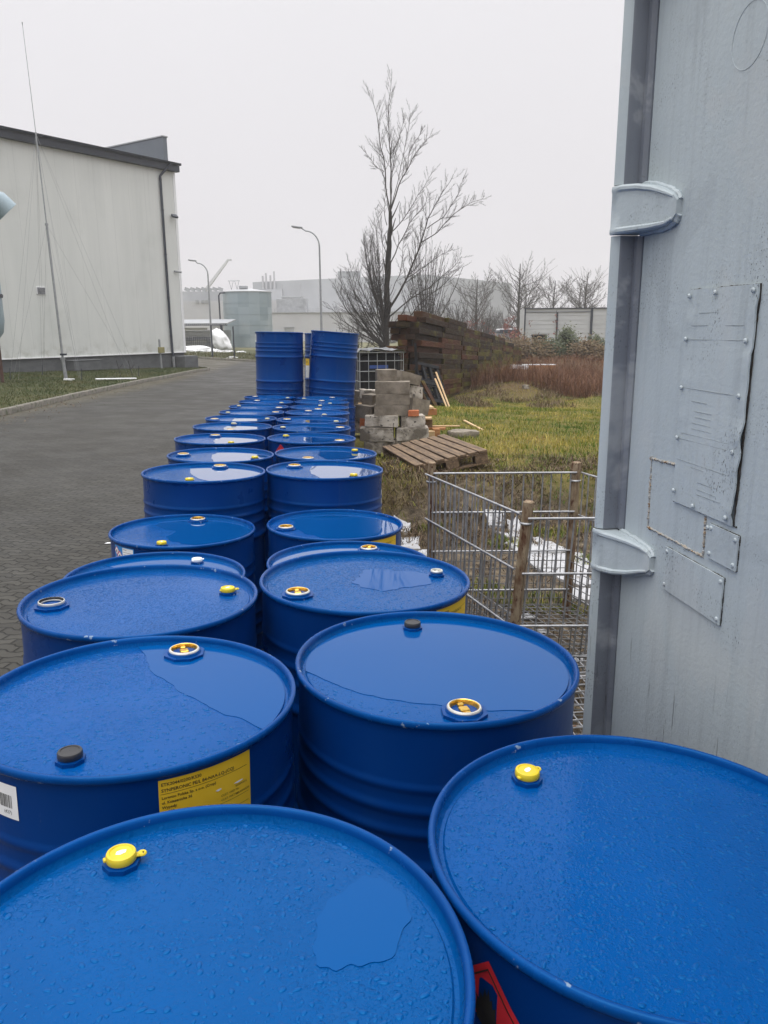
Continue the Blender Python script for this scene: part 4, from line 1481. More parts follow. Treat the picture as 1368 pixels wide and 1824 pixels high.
# ragged weld outline left by a plate that was cut away
m = MB(); r = random.Random(5)
for (a, b) in (((.130, 1.325), (.250, 1.330)), ((.136, 1.330), (.142, 1.160)), ((.142, 1.160), (.392, 1.160)), ((.390, 1.160), (.386, 1.245))):
    n = 60; pts = []; rd = []
    for i in range(n + 1):
        t = i / n
        pts.append((a[0] + (b[0] - a[0]) * t + r.uniform(-.0012, .0012), -.0005, a[1] + (b[1] - a[1]) * t + r.uniform(-.0016, .0016))); rd.append(max(.0008, .0030 + r.uniform(-.002, .0014)))
    m.tube(pts, rd, 6)
m.build('weld_seam', [M['contrust']], cont, 60)
# raised ring scar high on the door
m = MB(); m.tube([(.385 + .055 * math.cos(a), -.0003, 2.14 + .055 * math.sin(a)) for a in [2 * math.pi * i / 48 for i in range(49)]], .0005, 5)
m.build('ring_mark', [M['cont']], cont, 60)

# ------------------------------------------------------------------ wire cage with rusty posts
cage = empty('wire_cage', (0.72, 4.0, 0), None, 'open galvanised wire cage with four rusty posts standing on the soil', 'wire cage')
CP = {'bl': (.285, 4.55, .851), 'br': (1.140, 4.55, .846), 'fl': (.672, 3.53, .840), 'fr': (1.53, 3.53, .830)}
FOOT = {'bl': (.28, 4.55), 'br': (1.128, 4.56), 'fl': (.612, 3.56), 'fr': (1.52, 3.55)}
OFFC = Vector((0.72, 4.0, 0))
for k, (x, y, zt) in CP.items():
    fx, fy = FOOT[k]; gz = field(fx, fy)
    m = MB()
    p0, p1 = Vector((fx, fy, gz)) - OFFC, Vector((x, y, zt)) - OFFC
    d = (p1 - p0).normalized(); s = .025
    rt = d.to_track_quat('Z', 'Y').to_matrix()
    m.box((p0 + p1) / 2, (s * 1.9, s * 1.7, (p1 - p0).length), rot=rt, bev=.005)
    if k == 'bl': m.box(p1 - d * .05 + Vector((0, -.03, 0)), (.034, .012, .10), rot=rt, bev=.003)
    m.build('post', [M['rust']], cage, 40)


def P(k, z):
    a = Vector((*FOOT[k], field(*FOOT[k]))); b = Vector(CP[k]); t = (z - a.z) / (b.z - a.z)
    return a + (b - a) * t - OFFC


def side(a, b, rails, nv, zlo, ztop, out, grid=None, rr=.0062, rv=.0042):
    m = MB(); r = random.Random(hash(a + b) % 100)
    for z in rails: m.cyl(P(a, z) + out, P(b, z) + out, rr, seg=8)  # darker grey than the door, for the post web and seal strip
    for i in range(nv):
        t = (i + .5) / nv + r.uniform(-.004, .004)
        m.cyl(P(a, zlo).lerp(P(b, zlo), t) + out * .7, P(a, ztop).lerp(P(b, ztop), t) + out * .7 + Vector((r.uniform(-.006, .006), 0, 0)), rv, seg=6)
    m.build('wire_side', [M['galv']], cage, 50)
    if grid:
        m = MB(); z0, z1, nzz, nx = grid
        for j in range(nzz + 1):
            z = z0 + (z1 - z0) * j / nzz; m.cyl(P(a, z) - out * .6, P(b, z) - out * .6, .0028, seg=5)
        for i in range(nx + 1):
            t = i / nx; m.cyl(P(a, z0).lerp(P(b, z0), t) - out * .4, P(a, z1).lerp(P(b, z1), t) - out * .4, .0028, seg=5)
        m.build('wire_mesh', [M['galvdark']], cage, 50)


side('bl', 'br', (.787, .550, .308, .06), 15, .0, .787, Vector((0, -.03, 0)), (-.06, .28, 7, 16))
side('bl', 'fl', (.780, .510, .225, .0), 19, -.02, .780, Vector((-.036, -.010, 0)), (-.06, .24, 6, 18))
side('fl', 'fr', (.762, .492, .226, -.04), 14, -.02, .762, Vector((0, -.032, 0)), (-.05, .21, 5, 16))
side('fr', 'br', (.780, .520, .260, .0), 17, -.02, .780, Vector((.034, 0, 0)), (-.06, .24, 6, 16))
for q in ('br', 'bl', 'fl'):
    pz = P(q, .735)
    m = MB(); m.lathe([(.030, -.006), (.034, 0), (.030, .006)], 16, c=tuple(pz))
    m.build('clip', [M['galv']], cage, 50)
# mesh floor of the cage
m = MB()
for i in range(17):
    t = i / 16; m.cyl(P('bl', -.05).lerp(P('br', -.05), t), P('fl', -.04).lerp(P('fr', -.04), t), .003, seg=5)
    m.cyl(P('bl', -.046).lerp(P('fl', -.036), t), P('br', -.046).lerp(P('fr', -.036), t), .003, seg=5)
m.build('floor_mesh', [M['galvdark']], cage, 50)

# a low wire basket standing in front of the cage, close to the container
bas = empty('wire_basket', (.95, 3.06, field(.95, 3.06)), rotz(R(-3)), 'low dull wire mesh basket between the cage and the container post', 'wire basket')
m = MB(); L_, W_, H_ = .86, .66, .21
for zi, z in enumerate((.02, .07, .12, .17, .21)):
    rr = .005 if z == .21 else .0028
    for a, b in (((-L_ / 2, -W_ / 2), (L_ / 2, -W_ / 2)), ((L_ / 2, -W_ / 2), (L_ / 2, W_ / 2)), ((L_ / 2, W_ / 2), (-L_ / 2, W_ / 2)), ((-L_ / 2, W_ / 2), (-L_ / 2, -W_ / 2))): m.cyl((*a, z), (*b, z), rr, seg=6)
for i in range(17):
    x = -L_ / 2 + L_ * i / 16
    for y in (-W_ / 2, W_ / 2): m.cyl((x, y, .0), (x, y, .21), .0026, seg=5)
for i in range(13):
    y = -W_ / 2 + W_ * i / 12
    for x in (-L_ / 2, L_ / 2): m.cyl((x, y, .0), (x, y, .21), .0026, seg=5)
m.build('wire_sides', [M['galvdark']], bas, 50)
m = MB()
for i in range(17): x = -L_ / 2 + L_ * i / 16; m.cyl((x, -W_ / 2, .02), (x, W_ / 2, .02), .0026, seg=5)
for i in range(13): y = -W_ / 2 + W_ * i / 12; m.cyl((-L_ / 2, y, .024), (L_ / 2, y, .024), .0026, seg=5)
m.build('wire_floor', [M['galvdark']], bas, 50)
# a lid of the same mesh, lying on top a little askew
m = MB()
for i in range(17): x = -L_ / 2 + L_ * i / 16; m.cyl((x, -W_ / 2, .0), (x, W_ / 2, .0), .0028, seg=5)
for i in range(13): y = -W_ / 2 + W_ * i / 12; m.cyl((-L_ / 2, y, .005), (L_ / 2, y, .005), .0028, seg=5)
o = m.build('wire_mesh_panel', [M['galv']], None, 50)
o.matrix_world = Matrix.Translation((.93, 3.02, field(.95, 3.06) + .222)) @ (rotz(R(9)) @ Matrix.Rotation(R(1.2), 3, 'X')).to_4x4()
tag(o, 'loose flat wire mesh panel lying askew on the low wire basket', 'mesh panel')

# ------------------------------------------------------------------ white broken sheet on the soil
WG = 'white scraps on the soil'


def scrap(pts, label, seed, th=.012, dz=.015):
    r = random.Random(seed); cx = sum(p[0] for p in pts) / len(pts); cy = sum(p[1] for p in pts) / len(pts)
    ring = []
    n = len(pts)
    for i in range(n):
        a, b = Vector(pts[i]), Vector(pts[(i + 1) % n])
        for k in range(6):
            p = a.lerp(b, k / 6)
            d = Vector((p.x - cx, p.y - cy)); q = 1 + .30 * mnoise.noise(Vector((p.x * 7, p.y * 7, seed))) + .14 * mnoise.noise(Vector((p.x * 19, p.y * 19, seed)))
            ring.append((cx + d.x * q, cy + d.y * q))
    m = MB(); k = len(ring); rings = []
    for s in (1.0, .66, .33):
        for x, y in ring:
            X, Y = cx + (x - cx) * s, cy + (y - cy) * s
            m.v.append((X, Y, field(X, Y) + dz + th * (1 if s < 1 else .7) + .014 * mnoise.noise(Vector((X * 5, Y * 5, seed)))))
    m.v.append((cx, cy, field(cx, cy) + dz + th))
    for x, y in ring: m.v.append((x, y, field(x, y) - .01))
    for s in (0, 1):
        for i in range(k): m.f.append((s * k + i, s * k + (i + 1) % k, (s + 1) * k + (i + 1) % k, (s + 1) * k + i))
    for i in range(k): m.f.append((2 * k + i, 2 * k + (i + 1) % k, 3 * k))
    for i in range(k): m.f.append((3 * k + 1 + i, 3 * k + 1 + (i + 1) % k, (i + 1) % k, i))
    m.mi = [0] * len(m.f)
    o = m.build('white_sheet', [M['white']], None, 50)
    tag(o, label, 'white sheet', WG)


scrap([(1.02, 6.75), (1.20, 6.85), (1.42, 6.35), (1.62, 6.0), (1.55, 5.45), (1.38, 5.12), (1.18, 5.42), (1.05, 5.95)], 'large white broken sheet lying on the soil behind the wire cage', 3)
scrap([(1.52, 5.38), (1.75, 5.32), (1.72, 5.02), (1.55, 4.98)], 'white sheet piece at the far right corner post of the cage', 4)
scrap([(.93, 6.95), (1.10, 6.98), (1.10, 6.82), (.95, 6.80)], 'small white piece at the far tip of the large white sheet', 5)
scrap([(1.20, 5.02), (1.42, 5.0), (1.40, 4.80), (1.22, 4.82)], 'white piece at the near edge of the large sheet, inside the cage view', 6)
for pts, lab, s in (([(.18, 5.95), (.36, 6.0), (.36, 5.55), (.17, 5.55)], 'cracked white slab nearest the cage corner post, right of the drums', 11), ([(.13, 6.50), (.30, 6.45), (.29, 6.08), (.14, 6.05)], 'middle cracked white slab beside the drums', 12),
                   ([(.10, 7.0), (.24, 6.85), (.22, 6.60), (.09, 6.62)], 'farthest cracked white slab beside the drums', 13), ([(.08, 5.50), (.30, 5.48), (.30, 5.10), (.10, 5.12)], 'white slab half hidden by the drum with the zinc bung', 14)):
    scrap(pts, lab, s)
for i, (x, y, lab) in enumerate(((.91, 4.22, 'small crumpled white scrap inside the cage near the front post'), (1.02, 3.86, 'crumpled pale scrap on the cage floor by its front side'), (.86, 4.45, 'tiny white scrap inside the cage, left of the others'))):
    m = MB(); r = random.Random(60 + i); n = 9; vs = [(x, y, field(x, y) + .04)]
    for k in range(n): a = 2 * math.pi * k / n; q = r.uniform(.02, .05); vs.append((x + q * math.cos(a) * 1.5, y + q * math.sin(a), field(x, y) + r.uniform(.004, .03)))
    m.add(vs, [(0, k + 1, (k + 1) % n + 1) for k in range(n)] + [tuple(range(1, n + 1))[::-1]])
    tag(m.build('paper_scrap', [M['white']]), lab, 'scrap', WG)
m = MB(); m.box((1.23, 4.30, field(1.23, 4.3) + .16), (.05, .02, .035), rot=rotz(.4), bev=.004); m.cyl((1.23, 4.30, field(1.23, 4.3) + .14), (1.25, 4.32, field(1.23, 4.3)), .004)
tag(m.build('blue_tie', [pm('blue_plastic', (.05, .22, .45), (.07, .28, .5), 9, .4)]), 'small blue plastic tie hanging on the cage mesh', 'plastic tie')

# ------------------------------------------------------------------ concrete blocks
BG = 'concrete blocks stacked on the grass'


def sc(x, y, z, k=.975): return (x * k, y * k, CAM_Z + (z - CAM_Z) * k)


def rough_block(name, c, s, rz, mat, seed, label, cat, group, ry=0., rx=0., amp=.012, cut=.02):
    bm_n = (10, 6, 5); m = MB(); off = seed * 7.3
    nx, ny, nzz = bm_n
    idx = {}
    def vert(i, j, k):
        key = (i, j, k)
        if key in idx: return idx[key]
        u, v, w = i / nx * 2 - 1, j / ny * 2 - 1, k / nzz * 2 - 1
        p = Vector((u * s[0] / 2, v * s[1] / 2, w * s[2] / 2))
        e = sorted((abs(u), abs(v), abs(w)))
        if e[1] > .99: p *= 1 - cut * (.6 + .9 * max(0, mnoise.noise(p * 9 + Vector((off, 0, 0)))))
        d = mnoise.noise_vector(p * 7 + Vector((off, off, 0))) * amp * .6 + mnoise.noise_vector(p * 22 + Vector((off, 0, off))) * amp * .4
        q = p + d
        idx[key] = len(m.v); m.v.append(tuple(q)); return idx[key]
    def face(a, b, c_, d): m.f.append((a, b, c_, d)); m.mi.append(0)
    for i in range(nx):
        for j in range(ny):
            face(vert(i, j, nzz), vert(i + 1, j, nzz), vert(i + 1, j + 1, nzz), vert(i, j + 1, nzz)); face(vert(i, j, 0), vert(i, j + 1, 0), vert(i + 1, j + 1, 0), vert(i + 1, j, 0))
    for i in range(nx):
        for k in range(nzz):
            face(vert(i, 0, k), vert(i + 1, 0, k), vert(i + 1, 0, k + 1), vert(i, 0, k + 1)); face(vert(i, ny, k), vert(i, ny, k + 1), vert(i + 1, ny, k + 1), vert(i + 1, ny, k))
    for j in range(ny):
        for k in range(nzz):
            face(vert(0, j, k), vert(0, j, k + 1), vert(0, j + 1, k + 1), vert(0, j + 1, k)); face(vert(nx, j, k), vert(nx, j + 1, k), vert(nx, j + 1, k + 1), vert(nx, j, k + 1))
    o = m.build(name, [mat], None, 38)
    o.matrix_world = Matrix.Translation(Vector(c)) @ (rotz(rz) @ Matrix.Rotation(ry, 3, 'Y') @ Matrix.Rotation(rx, 3, 'X')).to_4x4()
    return tag(o, label, cat, group)


for i, (x, y, z, w, d, h, rz, ry, pale, lab) in enumerate((
    (-.049, 10.06, .122, .40, .26, .165, .02, 0, 1, 'bottom left concrete block of the front stack, crumbling pale face'),
    (.360, 10.10, .130, .40, .26, .165, .05, .02, 1, 'bottom right concrete block of the front stack, behind the pallet'),
    (-.085, 10.04, .285, .425, .26, .165, -.05, .01, 1, 'second course concrete block at the left, half pale and half dark'),
    (.368, 10.08, .285, .405, .26, .160, .06, -.02, 1, 'second course concrete block at the right, flaking white face'),
    (-.020, 10.08, .450, .42, .25, .135, -.06, .01, 1, 'third course concrete block at the left, with a diagonal pale stain'),
    (.370, 10.12, .440, .31, .25, .140, .10, -.03, 1, 'third course concrete block at the right, below the orange brick'),
    (.106, 10.12, .585, .430, .25, .135, -.02, .01, 0, 'smooth grey concrete block, fourth course of the stack'),
    (.120, 10.12, .725, .425, .25, .140, .00, -.01, 0, 'grey concrete block with a white lower edge, fifth course'),
    (.122, 10.12, .872, .430, .25, .145, -.04, .01, 0, 'darkest grey concrete block, sixth course of the stack'),
    (.040, 10.26, 1.020, .250, .24, .135, .10, .0, 0, 'topmost concrete block of the stack, narrow with an end lip'),
    (.315, 10.50, .965, .300, .24, .130, .45, .28, 0, 'slanted concrete block leaning on the right of the stack top'),
    (.400, 10.55, .770, .180, .24, .160, .35, .10, 1, 'small broken concrete block right of the fifth course'),
    (.430, 10.50, .590, .270, .26, .200, .55, .18, 0, 'concrete block turned sideways above the orange brick'),
    (-.155, 10.45, .690, .16, .24, .130, -.5, .05, 0, 'dark broken concrete lump left of the fifth course'),
    (-.195, 10.32, .545, .26, .24, .160, -.6, .05, 0, 'dark concrete block end left of the fourth course'),
    (-.215, 11.05, .715, .22, .20, .110, .2, .05, 1, 'pale concrete lump on the rear stack, right one'),
    (-.370, 11.15, .690, .20, .22, .120, -.2, .0, 1, 'pale concrete lump on the rear stack, left one by the tall drum'),
    (-.300, 11.15, .575, .36, .24, .110, .05, .0, 1, 'flat concrete slab under the two pale rear lumps'))):
    rough_block('concrete_block', sc(x, y, z), (w, d, h), rz, M['concpale' if pale else 'conc'], i + 1, lab, 'concrete block', BG, ry, 0, .014 if pale else .007, .03 if pale else .012)
# what the rear lumps stand on: a pale block and timber cribbing
rough_block('concrete_block', sc(-.32, 11.15, .33), (.40, .30, .34), .03, M['concpale'], 33, 'tall pale concrete block at the foot of the rear stack, next to the drums', 'concrete block', BG)
for i, (x, y, z, w, d, h, rz, mt, lab) in enumerate((
    (.386, 10.02, .548, .135, .10, .068, .05, 'brick', 'single orange brick lying on the right of the block stack'),
    (-.205, 10.9, .505, .20, .11, .06, .1, 'brick', 'orange brick left of the stack, upper one'),
    (-.215, 10.95, .44, .18, .11, .06, -.1, 'brick', 'orange brick left of the stack, second from the top'),
    (-.225, 10.9, .375, .20, .11, .06, .05, 'brick', 'orange brick left of the stack, third from the top'),
    (-.235, 10.9, .31, .18, .11, .06, .1, 'brick', 'orange brick left of the stack, fourth from the top'),
    (-.230, 10.9, .245, .20, .11, .06, 0, 'brick', 'orange brick left of the stack, lowest'))):
    rough_block('orange_brick', sc(x, y, z), (w, d, h), rz, M[mt], 50 + i, lab, 'brick', 'orange bricks in the block stack', 0, 0, .004, .01)
TG = 'sawn timber offcuts by the block stack'


def beam(c, s, rz, mat, label, name='timber_offcut', cat='timber', ry=0., rx=0., group=None, bev=.003):
    m = MB(); m.box((0, 0, 0), s, bev=bev)
    o = m.build(name, [mat], None, 30)
    o.matrix_world = Matrix.Translation(Vector(c)) @ (rotz(rz) @ Matrix.Rotation(ry, 3, 'Y') @ Matrix.Rotation(rx, 3, 'X')).to_4x4()
    return tag(o, label, cat, group)


for c, s, rz, mt, lab in ((sc(.62, 11.2, .505), (.16, .30, .03), .1, 'freshwood', 'pale thin board on top of the timber offcuts right of the blocks'),
                          (sc(.66, 11.15, .445), (.17, .16, .085), .2, 'redwood', 'orange brown timber end right of the blocks'),
                          (sc(.615, 11.0, .375), (.13, .28, .022), -.1, 'freshwood', 'pale thin board in the middle of the offcut pile'),
                          (sc(.61, 11.0, .305), (.14, .16, .11), .1, 'wood', 'dark brown timber end low in the offcut pile'),
                          (sc(.66, 10.95, .232), (.42, .10, .03), -.25, 'redwood', 'brown board lying under the offcut pile'),
                          (sc(.735, 10.85, .19), (.09, .13, .10), .1, 'redwood', 'square timber end on the grass beside the pallet'),
                          (sc(.56, 10.8, .18), (.30, .10, .07), -.05, 'freshwood', 'pale timber lying against the bottom blocks'),
                          (sc(-.25, 11.0, .575), (.20, .14, .03), .1, 'freshwood', 'pale board left of the stack on the orange bricks')):
    beam(c, s, rz, M[mt], lab, group=TG)
beam(sc(.86, 10.95, .262), (.42, .035, .018), -.06, M['freshwood'], 'pale lath sticking out to the right above the grass', 'wooden_lath', 'lath')
beam((1.42, 12.35, field(1.42, 12.35) + .03), (1.25, .035, .022), R(97), M['freshwood'], 'thin pale stick lying on the open grass', 'wooden_stick', 'stick')
rough_block('stone', (1.13, 11.0, field(1.13, 11.0) + .03), (.42, .30, .12), .2, M['conc'], 71, 'flat stone half sunk in the grass behind the pallet', 'stone', None, 0, 0, .03, .1)
rough_block('stone', (4.6, 25.4, field(4.6, 25.4) + .06), (.20, .16, .12), .2, M['concpale'], 72, 'small pale stone on the grassy mound', 'stone', None, 0, 0, .02, .1)
# the wooden pallet on the grass
_pn = Vector((.316, 7.65, .29)); _pa = Vector((.8174, .1974, .1363)) * .9; _pb = Vector((-.3741, 1.5757, -.0322)) * .9
_bx = _pb.normalized(); _by = (-_pa - _bx * (-_pa).dot(_bx)).normalized(); _bz = _bx.cross(_by)
place_pallet(_pn + (_pa + _pb) / 2 - _bz * .144, 0., 'worn wooden pallet lying alone on the grass in front of the blocks', _pb.length, _pa.length, .144, rot=Matrix((_bx, _by, _bz)).transposed(), nb=7, bw=.088)

# ------------------------------------------------------------------ wall of old railway sleepers
SG = 'old timber sleepers in the long stack'
SD = Vector((.316, .949, 0)); SNRM = Vector((.949, -.316, 0))
S0 = Vector((.82, 21.3, 0))
sl_proto = None
ords = ['first', 'second', 'third', 'fourth', 'fifth', 'sixth', 'seventh']
crs = ['bottom', 'second', 'third', 'fourth', 'fifth', 'sixth', 'seventh', 'eighth', 'ninth', 'tenth', 'eleventh', 'twelfth', 'thirteenth', 'fourteenth', 'fifteenth', 'top']
r = random.Random(17)
LS, HS, WS = 2.56, .158, .26


def sleeper(c, ang, pitch, label, sx=1., roll=0.):
    global sl_proto
    if sl_proto is None:
        m = MB(); m.box((0, 0, 0), (LS, WS, HS), bev=.012)
        sl_proto = m.build('timber_sleeper', [M['sleeper']], None, 35); o = sl_proto
    else:
        o = sl_proto.copy(); link(o)
    o.matrix_world = Matrix.Translation(c) @ (rotz(ang) @ Matrix.Rotation(pitch, 3, 'Y') @ Matrix.Rotation(roll, 3, 'X')).to_4x4() @ Matrix.Diagonal((sx, 1, 1, 1))
    tag(o, label, 'sleeper', SG)


sang = math.atan2(SD.y, SD.x)
for j in range(16):
    ncol = 7 if j < 13 else (6 if j < 14 else (5 if j < 15 else 2))
    slope = -.030 - .0022 * j
    shift = r.uniform(-.35, .35) if j not in (0,) else 0
    start = .15 * r.random() + (.70 if j >= 14 else 0)
    if j % 3 == 1: start += .25
    for i in range(ncol):
        d = start + i * (LS + .05) + LS / 2 + (r.uniform(-.05, .05))
        push = r.uniform(-.02, .02) - (.10 if (i == 0 and j % 2) else 0)
        p = S0 + SD * d + SNRM * push
        z = -.50 + HS / 2 + j * (HS + .004) + slope * d + r.uniform(-.003, .003)
        sleeper(Vector((p.x, p.y, z)), sang + r.uniform(-.008, .008), -math.atan(slope), f'{ords[i]} old dark sleeper from the near end, {crs[j]} course of the long stack')
# second and third rows behind, seen end-on, with some laid across
for j in range(15):
    for k in (1, 2):
        if j % 4 == 2 and k == 2: continue
        d = LS / 2 + r.uniform(-.15, .35); p = S0 + SD * d - SNRM * (k * (WS + .03)) + SNRM * r.uniform(-.03, .03)
        z = -.50 + HS / 2 + j * (HS + .004) - (.030 + .0022 * j) * d
        sleeper(Vector((p.x, p.y, z)), sang + r.uniform(-.01, .01), math.atan(.03 + .0022 * j), f'sleeper end in the {"middle" if k == 1 else "left"} row of the near end face, {crs[j]} course')

# ------------------------------------------------------------------ black plastic pallet leaning on the stack
bp = empty('plastic_pallet', (1.42, 21.05, -.40), None, 'black plastic pallet leaning upright against the sleeper stack', 'plastic pallet')
bz = (Vector((1.06, 21.95, .98)) - Vector((1.42, 21.05, -.40))).normalized()
bx = Vector((.60, .62, .0)); bx = (bx - bz * bx.dot(bz)).normalized(); by = bz.cross(bx)
bp.matrix_world = Matrix.Translation((1.42, 21.05, -.40)) @ Matrix((bx, by, bz)).transposed().to_4x4()
bm_ = M['blackplastic']
for x in (-.42, -.15, .12, .40):
    m = MB(); m.box((x, 0, .62), (.085, .10, 1.22), bev=.008); m.build('runner', [bm_], bp, 30)
m = MB()
for i in range(13): m.box((0, .058, .03 + i * .0985), (.90, .016, .055), bev=.003)
m.build('deck', [bm_], bp, 30)
m = MB()
for z in (.06, .60, 1.18): m.box((0, -.058, z), (.90, .016, .10), bev=.003)
for z in (.50, .68): m.box((0, -.058, z), (.90, .014, .03), bev=.003)
m.build('base_boards', [bm_], bp, 30)
beam((1.52, 19.9, field(1.52, 19.9) + .46), (1.15, .045, .022), R(118), M['freshwood'], 'longer pale plank propped against the black plastic pallet', 'plank', 'plank', ry=R(-52))
beam((1.46, 19.7, field(1.46, 19.7) + .38), (.90, .05, .022), R(126), M['freshwood'], 'shorter brown plank propped against the black plastic pallet', 'plank', 'plank', ry=R(-56))
beam((.92, 21.1, .25), (.07, .07, 1.9), 0, M['blackplastic'], 'dark upright post standing at the near end of the sleeper stack', 'dark_post', 'post', ry=R(-4))
for q, (x, y, a, b, lab) in enumerate(((1.05, 20.4, 160, 62, 'dark grey sheet of scrap wood leaning below the plastic pallet, left'), (1.22, 20.3, 150, 58, 'dark plank leaning below the plastic pallet, right'))):
    beam((x, y, field(x, y) + .35), (.9, .16, .03), R(a), M['sleeper'], lab, 'scrap_plank', 'plank', ry=R(-b))

# ------------------------------------------------------------------ black liquid container in its wire frame
ib = empty('ibc_tank', (-.17, 17.9, field(-.17, 17.9)), rotz(R(14)), 'black liquid tank in a grey tube cage behind the concrete blocks', 'tank container')
m = MB(); m.box((0, 0, .70), (.90, 1.05, 1.05), bev=.06); m.lathe([(.12, 1.22), (.12, 1.27), (.10, 1.28), (.0005, 1.28)], 24); m.build('bottle', [M['blackplastic']], ib, 40)
m = MB()
for z in (.20, .42, .64, .86, 1.08, 1.26):
    for s in (-1, 1):
        m.cyl((-.49, s * .58, z), (.49, s * .58, z), .009, seg=8); m.cyl((s * .49, -.58, z), (s * .49, .58, z), .009, seg=8)
for i in range(6):
    x = -.49 + .98 * i / 5
    for s in (-1, 1): m.cyl((x, s * .585, .16), (x, s * .585, 1.26), .007, seg=8)
for i in range(7):
    y = -.58 + 1.16 * i / 6
    for s in (-1, 1): m.cyl((s * .495, y, .16), (s * .495, y, 1.26), .007, seg=8)
for s in (-.2, .2): m.cyl((s, -.58, 1.30), (s, .58, 1.30), .013, seg=8)
m.build('tube_frame', [M['pole']], ib, 40)
m = MB()
for x in (-.4, 0, .4): m.box((x, 0, .08), (.10, 1.16, .15), bev=.004)
m.box((0, 0, .16), (1.0, 1.18, .02)); m.build('base', [M['wood']], ib, 30)
m = MB(); m.box((-.05, -.528, .95), (.42, .006, .07)); m.build('blue_strip', [pm('blue_strip', (.02, .06, .25), (.03, .08, .3), 5, .4)], ib)
m = MB(); m.box((-.03, -.6, .52), (.10, .004, .09), rot=Matrix.Rotation(.7, 3, 'Y')); m.box((-.30, -.6, .24), (.10, .004, .11)); m.build('white_tag', [M['lab_w']], ib)
# crumpled grey sheet across its top
m = MB(); n = 16; r = random.Random(8)
for j in range(n + 1):
    for i in range(n + 1):
        x, y = -.55 + 1.1 * i / n, -.62 + 1.24 * j / n
        m.v.append((x, y, 1.315 + .05 * mnoise.noise(Vector((x * 4, y * 4, 0))) + .02 * mnoise.noise(Vector((x * 13, y * 13, 2))) - .08 * max(0, abs(x) - .46) / .09))
for j in range(n):
    for i in range(n): a = j * (n + 1) + i; m.f.append((a, a + 1, a + n + 2, a + n + 1)); m.mi.append(0)
o = m.build('plastic_cover', [pm('grey_plastic_film', (.06, .062, .066), (.22, .23, .24), 9, .35, .1)], None, 60)
o.matrix_world = ib.matrix_world.copy(); tag(o, 'crumpled grey sheet lying over the black liquid tank', 'cover')


# ------------------------------------------------------------------ big white hall on the left
BD = Vector((0.56647, 0.82408, 0))
BROT = Matrix((BD, Vector((-BD.y, BD.x, 0)), Vector((0, 0, 1)))).transposed()
hall = empty('industrial_hall', (-10.93, 44.0, 0), BROT, 'big white clad industrial hall with dark gutter and grey plinth behind the verge', 'hall')


def part(name, mat, parent, *boxes, smooth=30):
    m = MB()
    for b in boxes: m.box(b[0], b[1], bev=b[2] if len(b) > 2 else 0.0)
    return m.build(name, [mat], parent, smooth)


part('wall', M['wall'], hall, ((-25, 12, 5.0), (50, 24, 9.34)))
part('plinth', M['plinth'], hall, ((-25, 12, -.36), (49.9, 23.9, 1.30)))
part('drip_flashing', M['lab_w'], hall, ((-25, -.03, .325), (50.05, .06, .05), .006))
part('fascia', M['darkmetal'], hall, ((-24.9, -.10, 9.74), (50.2, .30, .30), .01))
m = MB()
n = 14
for x in (-50, .16):
    for i in range(n + 1):
        a = math.pi + math.pi * i / n
        m.v.append((x, -.34 + .10 * math.cos(a), 9.99 + .11 * math.sin(a)))
for i in range(n): m.f.append((i, i + 1, n + 2 + i, n + 1 + i)); m.mi.append(0)
m.box((.155, -.34, 9.94), (.02, .2, .12))
for k in range(40): m.box((-.6 - k * .9, -.34, 9.94), (.03, .215, .10))
m.build('gutter', [M['darkmetal']], hall, 40)
part('roof', M['darkmetal'], hall, ((-25, 11.5, 9.93), (50.1, 23.6, .12)))
m = MB(); m.tube([(-.55, -.34, 9.95), (-.55, -.34, 9.82), (-.85, -.14, 9.45), (-1.0, -.09, 9.25), (-1.0, -.09, 2.0), (-.98, -.09, .40), (-.97, -.13, .2), (-.97, -.13, -.3)], .065, 10)
for z in (1.2, 3.2, 5.4, 7.6, 9.1): m.lathe([(.075, -.03), (.078, 0), (.075, .03)], 12, c=(-1.0, -.09, z))
dp = m.build('downpipe', [M['darkmetal']], hall, 50)
m = MB(); m.cyl((-.97, -.13, .12), (-.97, -.13, -.75), .072, seg=10); m.build('pipe_foot', [M['pole']], dp, 50)
part('gable_parapet', pm('blue_grey_cladding', (.12, .14, .165), (.15, .17, .195), .6, .5, .05), hall, ((-.28, 6.0, 10.62), (.28, 11.6, 1.30), .01))
part('parapet_cap', M['facade2'], hall, ((-.28, 6.0, 11.30), (.36, 11.7, .07), .01))
part('corner_trim', M['lab_w'], hall, ((-.03, -.012, 5.0), (.16, .03, 9.3), .006))
m = MB(); m.box((-8.35, -.02, 3.33), (.46, .04, .34), bev=.01); vt = m.build('vent_grille', [M['lab_w']], hall, 30)
m = MB()
for i in range(6): m.box((-8.35, -.045, 3.21 + i * .048), (.38, .02, .026), rot=Matrix.Rotation(R(-30), 3, 'X'))
m.build('louvres', [M['darkmetal']], vt, 30)
m = MB(); m.box((-.34, -.24, 7.36), (.34, .10, .22), rot=Matrix.Rotation(R(-50), 3, 'X'), bev=.01); m.box((-.34, -.10, 7.40), (.05, .20, .05)); m.build('floodlight', [M['darkmetal']], hall, 30)
m = MB(); m.box((-.38, -.05, 4.58), (.10, .10, .08)); m.cyl((-.38, -.08, 4.56), (-.20, -.34, 4.53), .05, seg=10); m.build('security_camera', [M['unit']], hall, 40)
part('cellar_shaft', M['plinth'], hall, ((-6.7, -.35, -.10), (1.5, .6, .45), .01), ((-6.7, -.35, .145), (1.6, .66, .04), .01))
